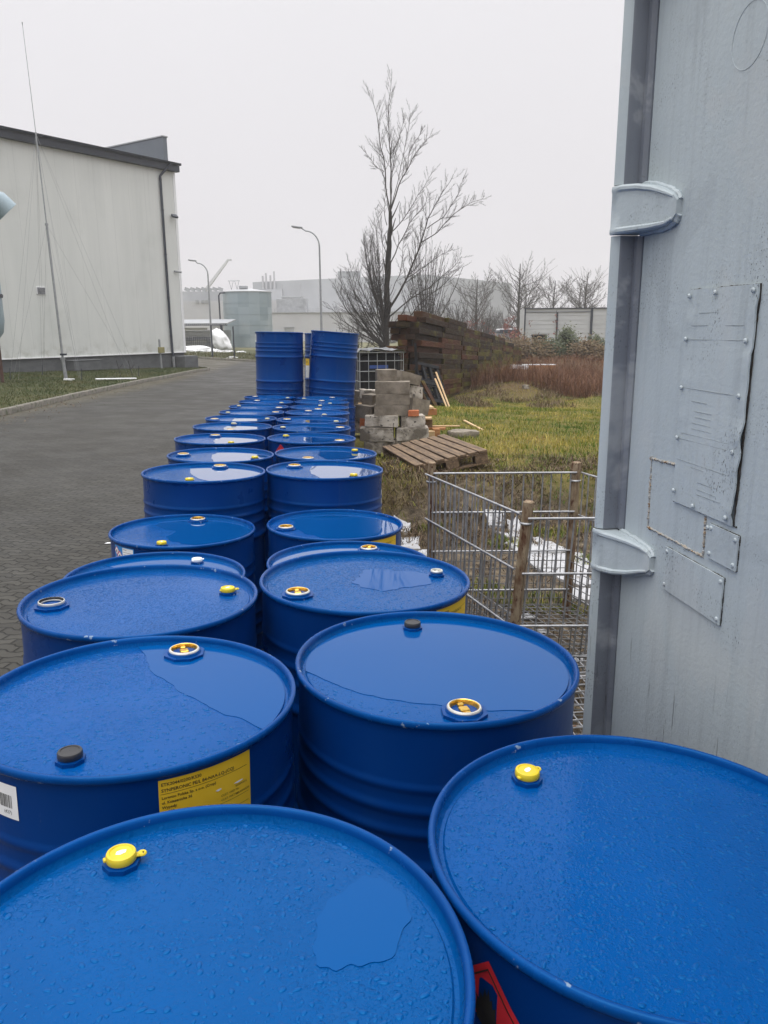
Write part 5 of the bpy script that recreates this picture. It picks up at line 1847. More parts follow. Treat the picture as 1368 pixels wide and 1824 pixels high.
# stain spots and bracket by the corner
kb = part('concrete_box', M['plinth'], None, ((0, 0, .36), (.95, .85, .80), .02))
kb.matrix_world = Matrix.Translation((-10.78, 43.5, terr(-10.78, 43.5) - .02)) @ BROT.to_4x4(); tag(kb, 'low dark concrete box at the corner of the white hall', 'concrete box')


def wl(x, y, z): return BROT @ Vector((x, y, z)) + Vector((-10.93, 44.0, 0))


mp = empty('meter_post', wl(-2.1, -.45, -.50), BROT, 'pale post with a small greenish box in front of the hall plinth', 'post')
m = MB(); m.cyl((0, 0, 0), (-.03, 0, 1.55), .055, seg=10); m.build('post', [M['pole']], mp, 50)
m = MB(); m.box((0, -.08, 1.0), (.34, .16, .30), bev=.015); m.build('meter_box', [pm('dirty_yellow_box', (.22, .20, .07), (.30, .27, .12), 6, .6)], mp, 30)

# guyed mast in front of the hall
mz = terr(-12.45, 31) + .11
mast = empty('guyed_mast', (-12.45, 31.0, mz), None, 'thin leaning antenna mast with guy wires in front of the white hall', 'antenna mast')
mo = Vector((-12.45, 31, mz))
J = [Vector((-12.45, 31, mz)), Vector((-12.50, 31, .5)), Vector((-12.60, 31, 5.44)), Vector((-12.655, 31, 8.59)), Vector((-12.74, 31, 12.2))]
for nm, a, b, r0, r1 in (('base_tube', 0, 1, .070, .065), ('lower_tube', 1, 2, .046, .042), ('middle_tube', 2, 3, .026, .024), ('upper_rod', 3, 4, .013, .008)):
    m = MB(); m.cyl(J[a] - mo, J[b] - mo, r0, r1, 10); m.cyl(J[b] - mo - Vector((0, 0, .04)), J[b] - mo + Vector((0, 0, .04)), r0 * 1.35, seg=10)
    m.build(nm, [M['pole']], mast, 50)
m = MB(); m.box((0, -.02, .95), (.24, .10, .07)); m.build('clamp', [M['darkmetal']], mast)
m = MB()
anch = [(-11.55, 30.2), (-10.6, 34.2), (-14.5, 33.6), (-14.0, 29.6)]
for jn, q in ((2, .95), (3, 1.), (3, .85)):
    for ax, ay in anch:
        ax2, ay2 = -12.45 + (ax + 12.45) * q, 31 + (ay - 31) * q
        m.cyl(J[jn] - mo, Vector((ax2, ay2, terr(ax2, ay2) + .12)) - mo, .0035, seg=5)
m.build('guy_wires', [M['pole']], mast)
m = MB()
for ax, ay in anch: m.cyl(Vector((ax, ay, terr(ax, ay) - .05)) - mo, Vector((ax + .06, ay, terr(ax, ay) + .55)) - mo, .014, seg=6)
m.build('anchor_pegs', [M['darkmetal']], mast)
for (x0, y0, x1, y1, lab, rr) in ((-11.0, 30.2, -9.75, 31.2, 'white pipe lying on the verge grass by the mast', .035), (-12.2, 30.2, -11.75, 30.05, 'short white rod on the grass at the mast foot', .025), (-11.9, 29.4, -11.55, 29.3, 'small white bar on the grass nearest the kerb', .02)):
    m = MB(); m.cyl((x0, y0, terr(x0, y0) + .16), (x1, y1, terr(x1, y1) + .16), rr, seg=8)
    tag(m.build('white_rod', [M['lab_w']], None, 50), lab, 'rod')
# leafy stalks in the verge
for i, (x, y) in enumerate(((-9.9, 31.3), (-10.5, 31.7))):
    m = MB(); z = terr(x, y) + .1
    m.cyl((x, y, z), (x - .15, y, z + .75), .012, seg=5); m.cyl((x - .08, y, z + .4), (x + .08, y, z + .6), .008, seg=5)
    tag(m.build('dead_stalk', [M['bark']]), ('dark dead stalk in the verge near the white pipe', 'dark dead stalk in the verge, left of the other stalk')[i], 'plant')

# blue-grey dust hopper at the left edge
hp = empty('dust_hopper', (-14.12, 27.6, terr(-14.12, 27.6)), rotz(R(31)), 'blue grey steel hopper with bent duct on a rusty leg at the left edge', 'hopper')
ho = Vector((-14.12, 27.6, terr(-14.12, 27.6)))
m = MB(); m.lathe([(.30, 1.35), (.72, 1.50), (.95, 1.80), (1.02, 2.2), (1.02, 3.0), (1.0, 3.02), (1.0, 3.06), (1.02, 3.08), (1.02, 3.5), (.85, 4.0), (.42, 4.4), (.40, 4.9)], 40, close_bot=True)
m.build('bin', [M['duct']], hp, 40)
m = MB(); zz = -ho.z
m.tube([(0, 0, 4.6 + .0), (0, 0, 5.3), (.10, 0, 5.75), (.40, 0, 6.10), (.85, 0, 6.24), (1.25, 0, 6.10), (1.52, 0, 5.82)], [.40, .40, .40, .40, .40, .40, .40], 22); m.build('bent_duct', [M['duct']], hp, 40)
m = MB(); m.lathe([(1.05, 2.98), (1.07, 3.04), (1.05, 3.10)], 40); m.build('flange_ring', [M['darkmetal']], hp, 40)
for x, y in ((.72, -.10), (-.72, -.1), (0, .75)):
    m = MB(); m.box((x, y, .95), (.11, .11, 2.1), bev=.01); m.build('leg', [pm('dark_rusty_leg', (.06, .03, .025), (.12, .06, .04), 12, .8)], hp, 30)

# ------------------------------------------------------------------ far side of the road
def lamp(x, y, h, arm, lab, r0=.075):
    z = terr(x, y)
    L = empty('street_lamp', (x, y, z), None, lab, 'street lamp', 'curved grey street lamps')
    m = MB(); H = h - z
    pts = [(0, 0, 0), (0, 0, H - 1.0)]; n = 8
    for i in range(1, n + 1):
        a = math.pi / 2 * i / n; pts.append((-.75 * (1 - math.cos(a)), 0, H - 1.0 + .85 * math.sin(a)))
    pts.append((-arm + .45, 0, H - .02 + .03))
    m.tube(pts, [r0, r0 * .62] + [r0 * .5] * n + [r0 * .42], 10); m.build('pole', [M['pole']], L, 50)
    m = MB(); m.box((-arm + .22, 0, H + .06), (.62, .24, .09), rot=Matrix.Rotation(R(7), 3, 'Y'), bev=.03); hd = m.build('lamp_head', [M['unit']], L, 40)
    m = MB(); m.box((-arm + .20, 0, H + .005), (.40, .18, .03), rot=Matrix.Rotation(R(7), 3, 'Y'), bev=.01); m.build('lamp_glass', [M['glass']], hd, 40)


lamp(-3.52, 46.0, 7.0, 1.45, 'nearer tall curved street lamp behind the standing drums')
lamp(-13.3, 62.0, 6.55, 1.35, 'farther curved street lamp beside the round steel tank', .085)
for i, (x, y, h, lab) in enumerate(((-10.75, 57.5, 2.3, 'black fence post on the far verge in front of the round tank'), (-12.75, 59.5, 2.4, 'thin dark fence post on the far verge near the white bundle'))):
    m = MB(); z = terr(x, y); m.box((0, 0, h / 2), (.09, .09, h), bev=.01); m.cyl((0, 0, h), (0, 0, h + .06), .06, seg=8)
    tag(m.build('fence_post', [M['darkmetal']], None, 30, (x, y, z)), lab, 'post')

tk = empty('steel_tank', (-15.55, 92.8, terr(-15.5, 92)), None, 'large round galvanised steel tank with low roof across the road', 'tank')
TZ = terr(-15.5, 92)
m = MB()
pr = []
for i in range(5): z = i * 1.225; pr += [(2.76, z), (2.76, z + 1.19), (2.785, z + 1.20), (2.785, z + 1.22)]
m.lathe(pr, 64); m.build('shell', [M['tank']], tk, 40)
m = MB(); m.lathe([(2.84, 6.08), (2.84, 6.16), (.4, 6.55), (.0005, 6.56)], 64); m.build('roof', [M['facade2']], tk, 30)
part('hatch', M['unit'], tk, ((-.2, -1.0, 6.62), (.9, .7, .30), .02))
m = MB(); m.tube([(-2.2, -2.0, 6.0), (-2.75, -1.6, 6.0), (-2.95, -1.5, 5.7), (-2.9, -1.5, .2)], .09, 8); m.build('overflow_pipe', [M['darkmetal']], tk, 50)
m = MB()
for x in (-1.6, -.95):
    m.cyl((x, -.8, 6.4), (x - .25, -.8, 7.35), .03, seg=6); m.cyl((x, -.8, 6.4), (x + .25, -.8, 7.35), .03, seg=6)
m.cyl((-1.95, -.8, 7.35), (-.60, -.8, 7.35), .035, seg=6); m.build('roof_brackets', [M['unit']], tk)

cp = empty('storage_canopy', (-19.3, 83, terr(-19, 83)), None, 'low grey storage canopy with corrugated wall left of the round tank', 'canopy')
m = MB(); m.box((-1, 2.0, 2.72), (8.6, 5.0, .14), rot=Matrix.Rotation(R(5), 3, 'X'), bev=.01); m.build('roof', [M['unit']], cp, 30)
m = MB()
for i in range(40): m.box((-5.1 + i * .21, -.5, 2.45), (.07, .05, .16))
m.box((-1, -.45, 2.36), (8.6, .08, .06)); m.build('eaves_strip', [M['darkmetal']], cp)
for x in (-4, -1.2, 2.7):
    m = MB(); m.box((x, -.3, 1.15), (.14, .14, 2.4)); m.build('post', [M['darkmetal']], cp)
m = MB()
for i in range(12): m.box((-1, 2.4, .18 + i * .145), (8.2, .06, .12), bev=.02)
m.build('back_wall', [M['unit']], cp, 30)
part('white_goods', M['lab_w'], cp, ((-1.8, 1.5, 2.0), (5.0, 1.0, .22), .04))
for i, (x, lab) in enumerate(((-19.6, 'wire crate under the grey canopy, left one'), (-18.1, 'wire crate under the grey canopy, middle one'), (-16.7, 'wire crate beside the white bundle'))):
    m = MB(); z0 = terr(x, 79.5)
    for k in range(8):
        zz = z0 + .1 + k * .16
        m.box((x, 79, zz), (1.3, .03, .025)); m.box((x - .65 + k * .186, 79, z0 + .65), (.025, .03, 1.2))
        m.box((x, 80, zz), (1.3, .03, .025)); m.box((x - .65 + k * .186, 80, z0 + .65), (.025, .03, 1.2))
    for s in (-.65, .65):
        for k in range(5): m.box((x + s, 79.5, z0 + .1 + k * .28), (.025, 1.0, .03))
    m.box((x, 79.5, z0 + .06), (1.3, 1.0, .06))
    tag(m.build('wire_crate', [M['darkmetal']]), lab, 'wire crate', 'wire crates by the canopy')


def lump(name, c, s, seed, label, cat, mat, group=None, amp=.25, prof=None):
    m = MB(); nu, nv = 36, 22
    for j in range(nv + 1):
        v = math.pi * j / nv
        for i in range(nu):
            u = 2 * math.pi * i / nu
            p = Vector((math.sin(v) * math.cos(u), math.sin(v) * math.sin(u), -math.cos(v)))
            k = 1 + amp * mnoise.noise(p * 1.6 + Vector((seed, 0, 0))) + amp * .5 * mnoise.noise(p * 5 + Vector((0, seed, 0))) + amp * .3 * abs(mnoise.noise(p * 11 + Vector((seed, seed, 0))))
            x, y, z = p.x * s[0] * k, p.y * s[1] * k, p.z * s[2] * k
            if prof: x += prof * (s[2] - z) * .5
            m.v.append((c[0] + x, c[1] + y, c[2] + z))
    for j in range(nv):
        for i in range(nu):
            a, b = j * nu + i, j * nu + (i + 1) % nu
            m.f.append((a, b, b + nu, a + nu)); m.mi.append(0)
    o = m.build(name, [mat], None, 60)
    return tag(o, label, cat, group)


lump('wrapped_bundle', (-15.85, 76, .35), (.85, .8, 1.05), 3.1, 'tall crumpled white plastic bundle in front of the round tank', 'bundle', M['bag'], None, .3, .75)
lump('wrapped_roll', (-17.3, 73.5, -.28), (1.6, .5, .30), 5.2, 'long low white wrapped roll lying before the wire crates', 'wrapped roll', M['bag'], 'white wrapped rolls', .18)
lump('wrapped_roll', (-18.0, 72.0, -.44), (1.3, .45, .20), 6.7, 'flat white wrapped roll at the hall corner', 'wrapped roll', M['bag'], 'white wrapped rolls', .3)
for i, (x, y, s, lab) in enumerate(((-15.2, 71.5, .5, 'ragged white plastic heap below the white bundle'), (-13.9, 71, .40, 'ragged white plastic heap right of the white bundle'), (-16.2, 71, .4, 'ragged white plastic heap left of the white bundle foot'), (-12.6, 70.6, .26, 'small white plastic scrap before the round tank'), (-11.0, 58.0, .22, 'white plastic scrap at the black fence post'))):
    lump('plastic_heap', (x, y, terr(x, y) + .13), (s * 1.5, s * .7, s * .35), 11 + i * 3, lab, 'plastic scrap', M['bag'], 'white plastic heaps', .5)

fr_ = empty('factory_hall', (0, 150, -1), None, 'tall pale grey factory hall with lower front wing in the mist', 'factory')
m = MB()
prism = [(-24, 0), (24, 0), (24, 10.2), (8, 11.9), (-24, 10.75)]
m.v = [(x, 0, z) for x, z in prism] + [(x, 40, z) for x, z in prism]; k = 5
m.f = [(0, 1, 2, 3, 4), (9, 8, 7, 6, 5)] + [(i, 5 + i, 5 + (i + 1) % 5, (i + 1) % 5) for i in range(5)]; m.mi = [0] * len(m.f)
m.build('main_block', [M['facade2']], fr_)
part('front_wing', M['facade'], fr_, ((-4, -10, 2.42), (28.5, 20, 4.84)), )
part('wing_coping', M['unit'], fr_, ((-4, -20.05, 4.90), (28.7, .3, .12)))
m = MB()
for x, h in ((-22.0, 11.8), (-21.4, 12.3), (-20.6, 11.9), (-19.9, 12.6)): m.cyl((x, -.6, 4.8), (x, -.6, h), .18, seg=10)
m.build('flue_pipes', [M['facade']], fr_, 50)
part('roof_vent', M['unit'], fr_, ((-6.2, 3, 11.9), (4.2, 4, 1.5), .05))
part('chiller_unit', M['unit'], fr_, ((-15.4, -12, 6.15), (5.0, 4, 2.3), .05), ((-15.4, -12, 7.5), (3.4, 3, .3), .05), ((-13.9, -14.1, 6.6), (1.1, .1, 1.3)))
part('rooftop_box', M['facade'], fr_, ((-19.5, -16, 6.0), (1.9, 1.4, 2.3), .05))
m = MB(); m.box((-19.5, -16.75, 6.55), (1.4, .1, .9)); m.box((-19.3, -16.75, 5.4), (1.0, .1, .8)); m.build('box_openings', [M['darkmetal']], fr_)
part('rooftop_fan', M['facade'], fr_, ((-6.6, -12, 5.7), (2.0, 1.6, 1.4), .05), ((-4.3, -12, 5.6), (1.0, 1.2, 1.2), .3), ((-3.0, -12, 5.5), (.9, 1.2, 1.0), .3))
m = MB()
for z in (5.3, 5.55): m.box((-6, -16, z), (24, .05, .05))
for i in range(16): m.box((-18 + i * 1.6, -16, 5.2), (.05, .05, .8))
m.build('roof_railing', [M['unit']], fr_)
m = MB(); m.box((-15.2, -20.02, 1.3), (1.5, .1, 2.4)); m.box((-15.2, -20.1, 2.6), (1.7, .2, .1)); m.build('door', [M['unit']], fr_)
part('wall_duct', M['unit'], fr_, ((-19.2, -20.3, 3.2), (1.1, .7, .45)), ((-19.6, -20.3, 1.5), (.3, .5, 3.0)))
m = MB(); r = random.Random(3)
for i in range(13): m.box((-22 + i * 3.4, -.03, 7.0), (.08, .06, 7.2))
m.build('panel_joints', [M['facade']], fr_)

fl_ = empty('factory_block', (-28, 142, -1), None, 'flat roofed grey factory block behind the canopy', 'factory')
part('main_block', M['facade'], fl_, ((0, 10, 3.6), (19, 20, 7.2)))
part('roof_storey', M['facade2'], fl_, ((-2.2, 12, 8.1), (14, 14, 1.9)), ((6.5, 12, 8.3), (6, 10, 2.2)))
m = MB()
for i in range(7): m.box((-7.2 + i * 1.0, 4, 9.35), (.85, .5, .6), rot=Matrix.Rotation(.35, 3, 'Y'))
m.build('skylights', [M['unit']], fl_, 30)
m = MB()
for x in (-4.6, -3.6, -2.9, 3.6, 4.4): m.box((x, -.1, 7.1), (.5, .3, .5))
m.box((4.0, -.1, 8.3), (2.0, .2, 1.2)); m.box((-.2, -.1, 3.1), (4.4, .3, .5)); m.build('openings', [M['unit']], fl_)
part('canopy_sign', M['facade2'], fl_, ((-8.2, -.3, 4.6), (.8, .5, 2.8)))

cr_ = empty('crane', (-48, 205, -1), None, 'distant pale crane boom rising above the roofs', 'crane')
m = MB(); a, b = Vector((0, 0, 8)), Vector((9.2, 0, 19.0))
d = (b - a).normalized(); m.tube([a, a.lerp(b, .6), b], [.55, .45, .33], 4); m.box(b + Vector((.4, 0, .1)), (1.2, .4, .4)); m.build('boom', [M['facade']], cr_)
m = MB(); m.box((0, 0, 4), (4, 4, 8), bev=.2); m.build('cab', [M['unit']], cr_, 30)

# ------------------------------------------------------------------ right background
sh = empty('panel_shed', (12.9, 56.0, -.4), rotz(R(-3)), 'long white panelled shed with dark frame posts behind the hedge', 'shed')
part('panels', M['shedpanel'], sh, ((0, 1.5, 1.58), (5.9, 3, 3.16)))
m = MB()
for x in (-2.95, 2.95): m.box((x, -.02, 1.6), (.09, .10, 3.2))
m.box((1.65, -.04, 1.6), (.15, .12, 3.2)); m.box((-.72, -.03, 1.45), (.11, .10, 2.9)); m.box((0, -.02, 3.17), (6.0, .12, .07)); m.box((-.7, -.02, 2.93), (4.6, .06, .03))
m.build('frame', [M['darkmetal']], sh)
m = MB()
for i in range(9): m.box((0, -.005, .3 + i * .30), (5.8, .02, .02))
m.build('ribs', [M['shedpanel']], sh)
bn = empty('waste_bin', (8.62, 44.0, field(8.6, 44.0) + .0), None, 'black waste bin half hidden behind the bramble in front of the white shed', 'bin')
m = MB(); m.v = [(sx * (.32 + .05 * t), sy * (.28 + .04 * t), .1 + t * .98) for t in (0, 1) for sx, sy in ((-1, -1), (1, -1), (1, 1), (-1, 1))]
m.f = [(0, 3, 2, 1), (4, 5, 6, 7), (0, 1, 5, 4), (1, 2, 6, 5), (2, 3, 7, 6), (3, 0, 4, 7)]; m.mi = [0] * 6
m.build('body', [M['blackplastic']], bn); part('lid', M['blackplastic'], bn, ((0, 0, 1.12), (.80, .70, .09), .03)); part('sticker', M['lab_w'], bn, ((-.05, -.33, .86), (.18, .01, .10)))
beam((6.9, 35.6, field(6.9, 35.6) + .42), (1.7, .35, .22), R(-4), M['redwood'], 'orange brown timber bundle in the dead grass beyond the sleeper stack', 'timber_bundle', 'timber')
beam((6.1, 35.4, field(6.1, 35.4) + .50), (.8, .3, .18), R(10), M['lab_w'], 'white painted timber end beside the orange brown bundle', 'timber_bundle', 'timber', ry=R(4))
beam((7.0, 35.6, field(6.9, 35.6) + .555), (1.5, .33, .03), R(-4), M['lab_w'], 'white board on top of the orange brown timber bundle', 'board', 'board')
m = MB(); x, y = 12.6, 40.5; m.box((0, 0, .9), (.09, .09, 1.9), bev=.01)
tag(m.build('fence_post', [M['pole']], None, 30, (x, y, field(x, y))), 'grey fence post standing in the hedge before the white shed', 'post')
pb = empty('parked_van', (11.4, 74, field(11.4, 74)), rotz(R(4)), 'pale grey parked van seen between bare trees left of the white shed', 'van')
m = MB(); m.box((0, 0, .75), (3.2, 1.6, .7), bev=.12); m.box((.2, 0, 1.25), (2.2, 1.5, .5), bev=.18); m.build('body', [M['facade']], pb, 40)
m = MB(); m.box((.2, -.76, 1.27), (1.9, .05, .32), bev=.02); m.build('side_windows', [M['darkmetal']], pb, 30)
for x in (-1.0, 1.0):
    for s in (-.75, .75):
        m = MB(); m.cyl((x, s - .09, .32), (x, s + .09, .32), .32, seg=16); m.build('wheel', [M['blackplastic']], pb, 40)
fw = empty('low_fence', (10.6, 66, field(10.6, 66)), None, 'low dark slatted fence left of the white shed', 'fence')
m = MB()
for i in range(30): m.box((-1.6 + i * .11, 0, .7), (.08, .03, 1.4))
m.box((0, .04, .3), (3.3, .04, .08)); m.box((0, .04, 1.2), (3.3, .04, .08)); m.build('slats', [M['darkmetal']], fw)


# ------------------------------------------------------------------ bare trees
class Tree:
    def __init__(self, seed, minr=.006, maxseg=9000):
        self.r = random.Random(seed); self.trunk = MB(); self.twigs = MB(); self.minr = minr; self.n = 0; self.maxseg = maxseg

    def limb(self, pts, r0, r1, depth, kids, trunk=False, up=.35, klen=.45, spread=.75, seg=None):
        pts = [Vector(p) for p in pts]
        n = len(pts)
        rads = [r0 + (r1 - r0) * (i / (n - 1)) ** .8 for i in range(n)]
        seg = seg or (8 if r0 > .08 else (5 if r0 > .025 else 3))
        (self.trunk if trunk else self.twigs).tube(pts, rads, seg)
        self.n += n
        if depth <= 0 or self.n > self.maxseg: return
        L = sum((b - a).length for a, b in zip(pts, pts[1:]))
        for k in range(kids):
            t = .22 + .78 * (k + self.r.random()) / kids
            f = t * (n - 1); i = min(int(f), n - 2); u = f - i
            p = pts[i].lerp(pts[i + 1], u); d = (pts[i + 1] - pts[i]).normalized(); rr = rads[i] + (rads[i + 1] - rads[i]) * u
            self.grow(p, d, L * klen * (1.15 - .6 * t) * self.r.uniform(.6, 1.25), max(self.minr, rr * self.r.uniform(.45, .65)), depth - 1, max(2, int(kids * .8)), up, klen, spread)
        # leader continues as a fine tip
    def grow(self, p, d, L, r, depth, kids, up, klen, spread):
        ax = d.orthogonal().normalized(); ax.rotate(Matrix.Rotation(self.r.uniform(0, 6.28), 3, d))
        dd = (d + ax * self.r.uniform(.6, 1.1) * spread).normalized()
        n = 5 if L > .6 else 3; pts = [p]
        for i in range(n):
            dd = (dd + Vector((self.r.uniform(-.16, .16), self.r.uniform(-.16, .16), up * .28 + self.r.uniform(-.10, .12)))).normalized()
            pts.append(pts[-1] + dd * L / n)
        self.limb(pts, r, max(self.minr * .6, r * .3), depth, kids, False, up, klen, spread)

    def done(self, name, loc, label, cat='tree', group=None, mat='bark', twigmat='barkpale'):
        root = empty(name, loc, None, label, cat, group)
        if self.trunk.v: self.trunk.build('trunk', [M[mat]], root, 60)
        if self.twigs.v: self.twigs.build('crown', [M[twigmat]], root, 60)
        return root


TRG = 'bare winter trees'
# the tall tree behind the sleepers: limbs as they stand in the photograph's tree, in metres from its foot
K = 30 / 1388 / 3.576
t = Tree(11, .0030, 90000)


def tp(*pts, y=0., r=None):
    out = []; n = len(pts)
    for i, (a, b) in enumerate(pts): out.append(((a - 448) * K, y * i / max(1, n - 1), (1800 - b) * K + .05))
    return out


def dense(pts, k=3):
    out = []
    for a, b in zip(pts, pts[1:]):
        a, b = Vector(a), Vector(b)
        for i in range(k):
            q = a.lerp(b, i / k)
            if i: q += Vector((t.r.uniform(-.03, .03), t.r.uniform(-.03, .03), 0))
            out.append(q)
    out.append(Vector(pts[-1])); return out


t.limb(dense(tp((446, 1815), (450, 1600), (456, 1360), (465, 1080), (475, 870), (482, 740))), .165, .058, 1, 10, True, .5, .16)
for pts, y, r0, kids in (
    (((482, 740), (455, 600), (447, 450), (420, 340), (405, 190), (368, 60)), .5, .055, 14), (((482, 740), (488, 520), (478, 380), (473, 190), (492, 30)), -.4, .058, 14),
    (((482, 740), (530, 600), (580, 510), (640, 400), (690, 340), (745, 285)), .8, .055, 12), (((580, 510), (600, 400), (650, 310), (692, 235)), 1.1, .032, 9), (((447, 520), (400, 500), (360, 450), (310, 400)), -.5, .026, 8),
    (((482, 700), (500, 480), (540, 300), (575, 190)), .9, .034, 9), (((482, 740), (545, 500), (590, 300), (600, 240)), -1.0, .03, 8),
    (((475, 870), (560, 790), (640, 670), (740, 530)), -.9, .045, 12), (((465, 1080), (530, 930), (600, 800), (690, 700), (720, 610)), .9, .05, 13), (((462, 820), (445, 720), (455, 640), (440, 560)), .4, .03, 6),
    (((460, 1330), (530, 1220), (600, 1080), (665, 920), (700, 800), (760, 700), (835, 590)), -1.2, .095, 15), (((665, 920), (760, 870), (860, 770), (940, 725), (1005, 712)), -1.6, .045, 13), (((700, 840), (800, 780), (880, 660), (908, 575)), -.9, .038, 11),
    (((465, 1360), (600, 1250), (720, 1180), (870, 1060), (935, 985)), 1.2, .062, 14), (((470, 1500), (580, 1370), (680, 1260), (800, 1170), (890, 1075)), -1.0, .065, 14), (((590, 1120), (700, 1050), (800, 980), (875, 945)), .9, .036, 10),
    (((470, 1420), (560, 1330), (620, 1180), (640, 1000)), 1.6, .04, 10), (((465, 1250), (540, 1100), (560, 950), (575, 850)), 1.4, .035, 9), (((462, 1000), (430, 900), (410, 800), (400, 740)), -1, .03, 8)):
    P_ = dense(tp(*pts, y=y)); t.limb(P_, r0 * .55, .006, 2, kids + 12, False, .40, .21, .95)
for i in range(30):
    a0 = t.r.uniform(0, 1)
    ex, ey = 95 + 330 * a0 + t.r.uniform(-20, 20), 1330 - 520 * a0 ** .7 + t.r.uniform(-70, 90)
    sy = 1560 - 260 * a0 * t.r.random()
    pts = tp((448, sy), (448 - (448 - ex) * .42, sy - (sy - ey) * .28 - 10), (448 - (448 - ex) * .78, sy - (sy - ey) * .64), (ex, ey), y=t.r.uniform(-2.2, 2.0))
    t.limb(dense(pts), .018 + .020 * t.r.random(), .005, 2, 18, False, .42, .22, .9)
for i in range(12):
    a0 = t.r.uniform(0, 1); ex = 150 + 250 * a0; ey = 1420 + t.r.uniform(-40, 140)
    t.limb(dense(tp((446, 1640), (420, 1560), (ex + 60, ey + 40), (ex, ey), y=t.r.uniform(-1.5, 1.5))), .022, .005, 2, 10, False, .1, .26, .8)
t.done('bare_tree', (.10, 30.0, field(.1, 30) - .1), 'tall bare tree with dense left side behind the sleeper stack', 'tree', TRG)

# upright bare tree just right and behind
t = Tree(23, .006, 12000)
t.limb([(0, 0, 0), (.03, 0, .9), (0, .02, 1.7)], .13, .11, 0, 0, True)
for i in range(22):
    a = t.r.uniform(0, 6.28); s = t.r.uniform(.25, 1.9); h = 6.9 - s * 1.2 + t.r.uniform(-1, .5)
    b = (t.r.uniform(-.1, .1), t.r.uniform(-.1, .1), t.r.uniform(1.0, 2.0))
    t.limb([b, (s * .35 * math.cos(a), s * .35 * math.sin(a), b[2] + (h - b[2]) * .35), (s * .75 * math.cos(a), s * .75 * math.sin(a), b[2] + (h - b[2]) * .7), (s * math.cos(a), s * math.sin(a), h)], .032, .007, 2, 10, False, .6, .22, .6)
t.done('bare_tree', (2.05, 38.0, field(2.05, 38) - .1), 'upright vase shaped bare tree right of the tall one', 'tree', TRG)


def round_tree(seed, H, Wd, base, nl, minr, kids, maxseg=14000, dep=3):
    t = Tree(seed, minr, maxseg)
    tr = [(0, 0, 0), (.02 * H * t.r.uniform(-1, 1), 0, H * .35), (.02 * H * t.r.uniform(-1, 1), 0, H * .62), (.03 * H * t.r.uniform(-1, 1), 0, H * .84)]
    t.limb(tr, H * .020, H * .004, 1, 6, True, .5, .12)
    for i in range(nl):
        f = base * .8 + (.74 - base * .8) * (i + t.r.random() * .6) / nl
        a = i * 2.4 + t.r.uniform(-.4, .4); rr = Wd * math.sin(math.pi * min(1, (1 - f) * .75 + .18)) * t.r.uniform(.75, 1.1)
        z = f * H; e = Vector((rr * math.cos(a), rr * math.sin(a), min(H * (1.0 - .16 * (rr / Wd) ** 2), z + rr * t.r.uniform(.7, 1.6))))
        p = Vector((0, 0, z)); q = p.lerp(e, .5) - Vector((0, 0, rr * .10))
        t.limb([p, p.lerp(q, .5), q, q.lerp(e, .5) + Vector((0, 0, .03)), e], H * .006 * (1.25 - f), minr * .7, dep - 1, kids + 5, False, .35, .30, .95)
    return t


for (x, y, H, Wd, base, nl, kids, seed, lab) in (
    (8.85, 75, 7.2, 2.5, .22, 24, 9, 31, 'bushy bare tree above the far end of the sleeper stack'),
    (11.95, 70, 8.4, 2.9, .20, 34, 9, 32, 'rounded bare tree left of the white shed'),
    (18.2, 86, 7.9, 2.3, .25, 22, 9, 33, 'bare tree just above the middle of the shed roof'),
    (20.6, 82, 8.6, 2.6, .22, 34, 10, 34, 'dense bare tree above the right end of the shed roof'),
    (17.0, 96, 7.6, 2.4, .3, 16, 8, 35, 'faint bare tree above the left part of the shed roof'),
    (6.6, 96, 5.6, 2.0, .25, 16, 8, 36, 'small faint bare tree behind the bushy bare tree'),
    (24.5, 100, 8.6, 2.8, .25, 20, 8, 37, 'faint bare tree by the container edge')):
    t = round_tree(seed, H, Wd, base, nl, .0075 * y / 70, kids)
    t.done('bare_tree', (x, y, field(x, y) - .1), lab, 'tree', TRG, 'barkpale')
# thin scrub behind the sleepers
for i, (x, y, H, Wd, lab) in enumerate(((3.6, 34, 2.9, 1.1, 'bare scrub bush nearest the sleeper stack top'), (4.6, 42, 3.0, 1.3, 'pale greenish scrub bush behind the stack middle'), (3.2, 42, 3.2, 1.3, 'bare scrub bush below the upright tree'),
                                        (1.6, 35, 2.9, .9, 'bare scrub bush between the two taller trees'), (6.0, 47, 3.0, 1.3, 'bare scrub bush above the stack far end'), (-1.1, 33, 2.4, .9, 'dark bare shrub left of the tall tree trunk'), (-2.0, 34.5, 2.3, .8, 'dark bare shrub behind the leaning tall drum'))):
    t = Tree(50 + i, .007 if x > 0 else .009, 2600)
    for k in range(16):
        a = t.r.uniform(0, 6.28); s = Wd * t.r.uniform(.2, 1); h = H * t.r.uniform(.6, 1.0) - s * .3
        t.limb([(t.r.uniform(-.2, .2), t.r.uniform(-.2, .2), 0), (s * .4 * math.cos(a), s * .4 * math.sin(a), h * .4), (s * .8 * math.cos(a), s * .8 * math.sin(a), h * .78), (s * math.cos(a), s * math.sin(a), h)], .022, .006, 2, 7, False, .5, .3, .6)
    t.done('bare_shrub', (x, y, field(x, y) - .05), lab, 'shrub', 'bare shrubs behind the stack', 'bark', 'bark' if x < 0 else 'barkpale')


def leaf_quads(mb, n, fn, s, r):
    for _ in range(n):
        p = Vector(fn(r)); a = Vector((r.gauss(0, 1), r.gauss(0, 1), r.gauss(0, 1))).normalized(); b = a.orthogonal().normalized(); q = s * r.uniform(.5, 1.3)
        mb.add([p - a * q, p + b * q * .5, p + a * q, p - b * q * .5], [(0, 1, 2, 3)])


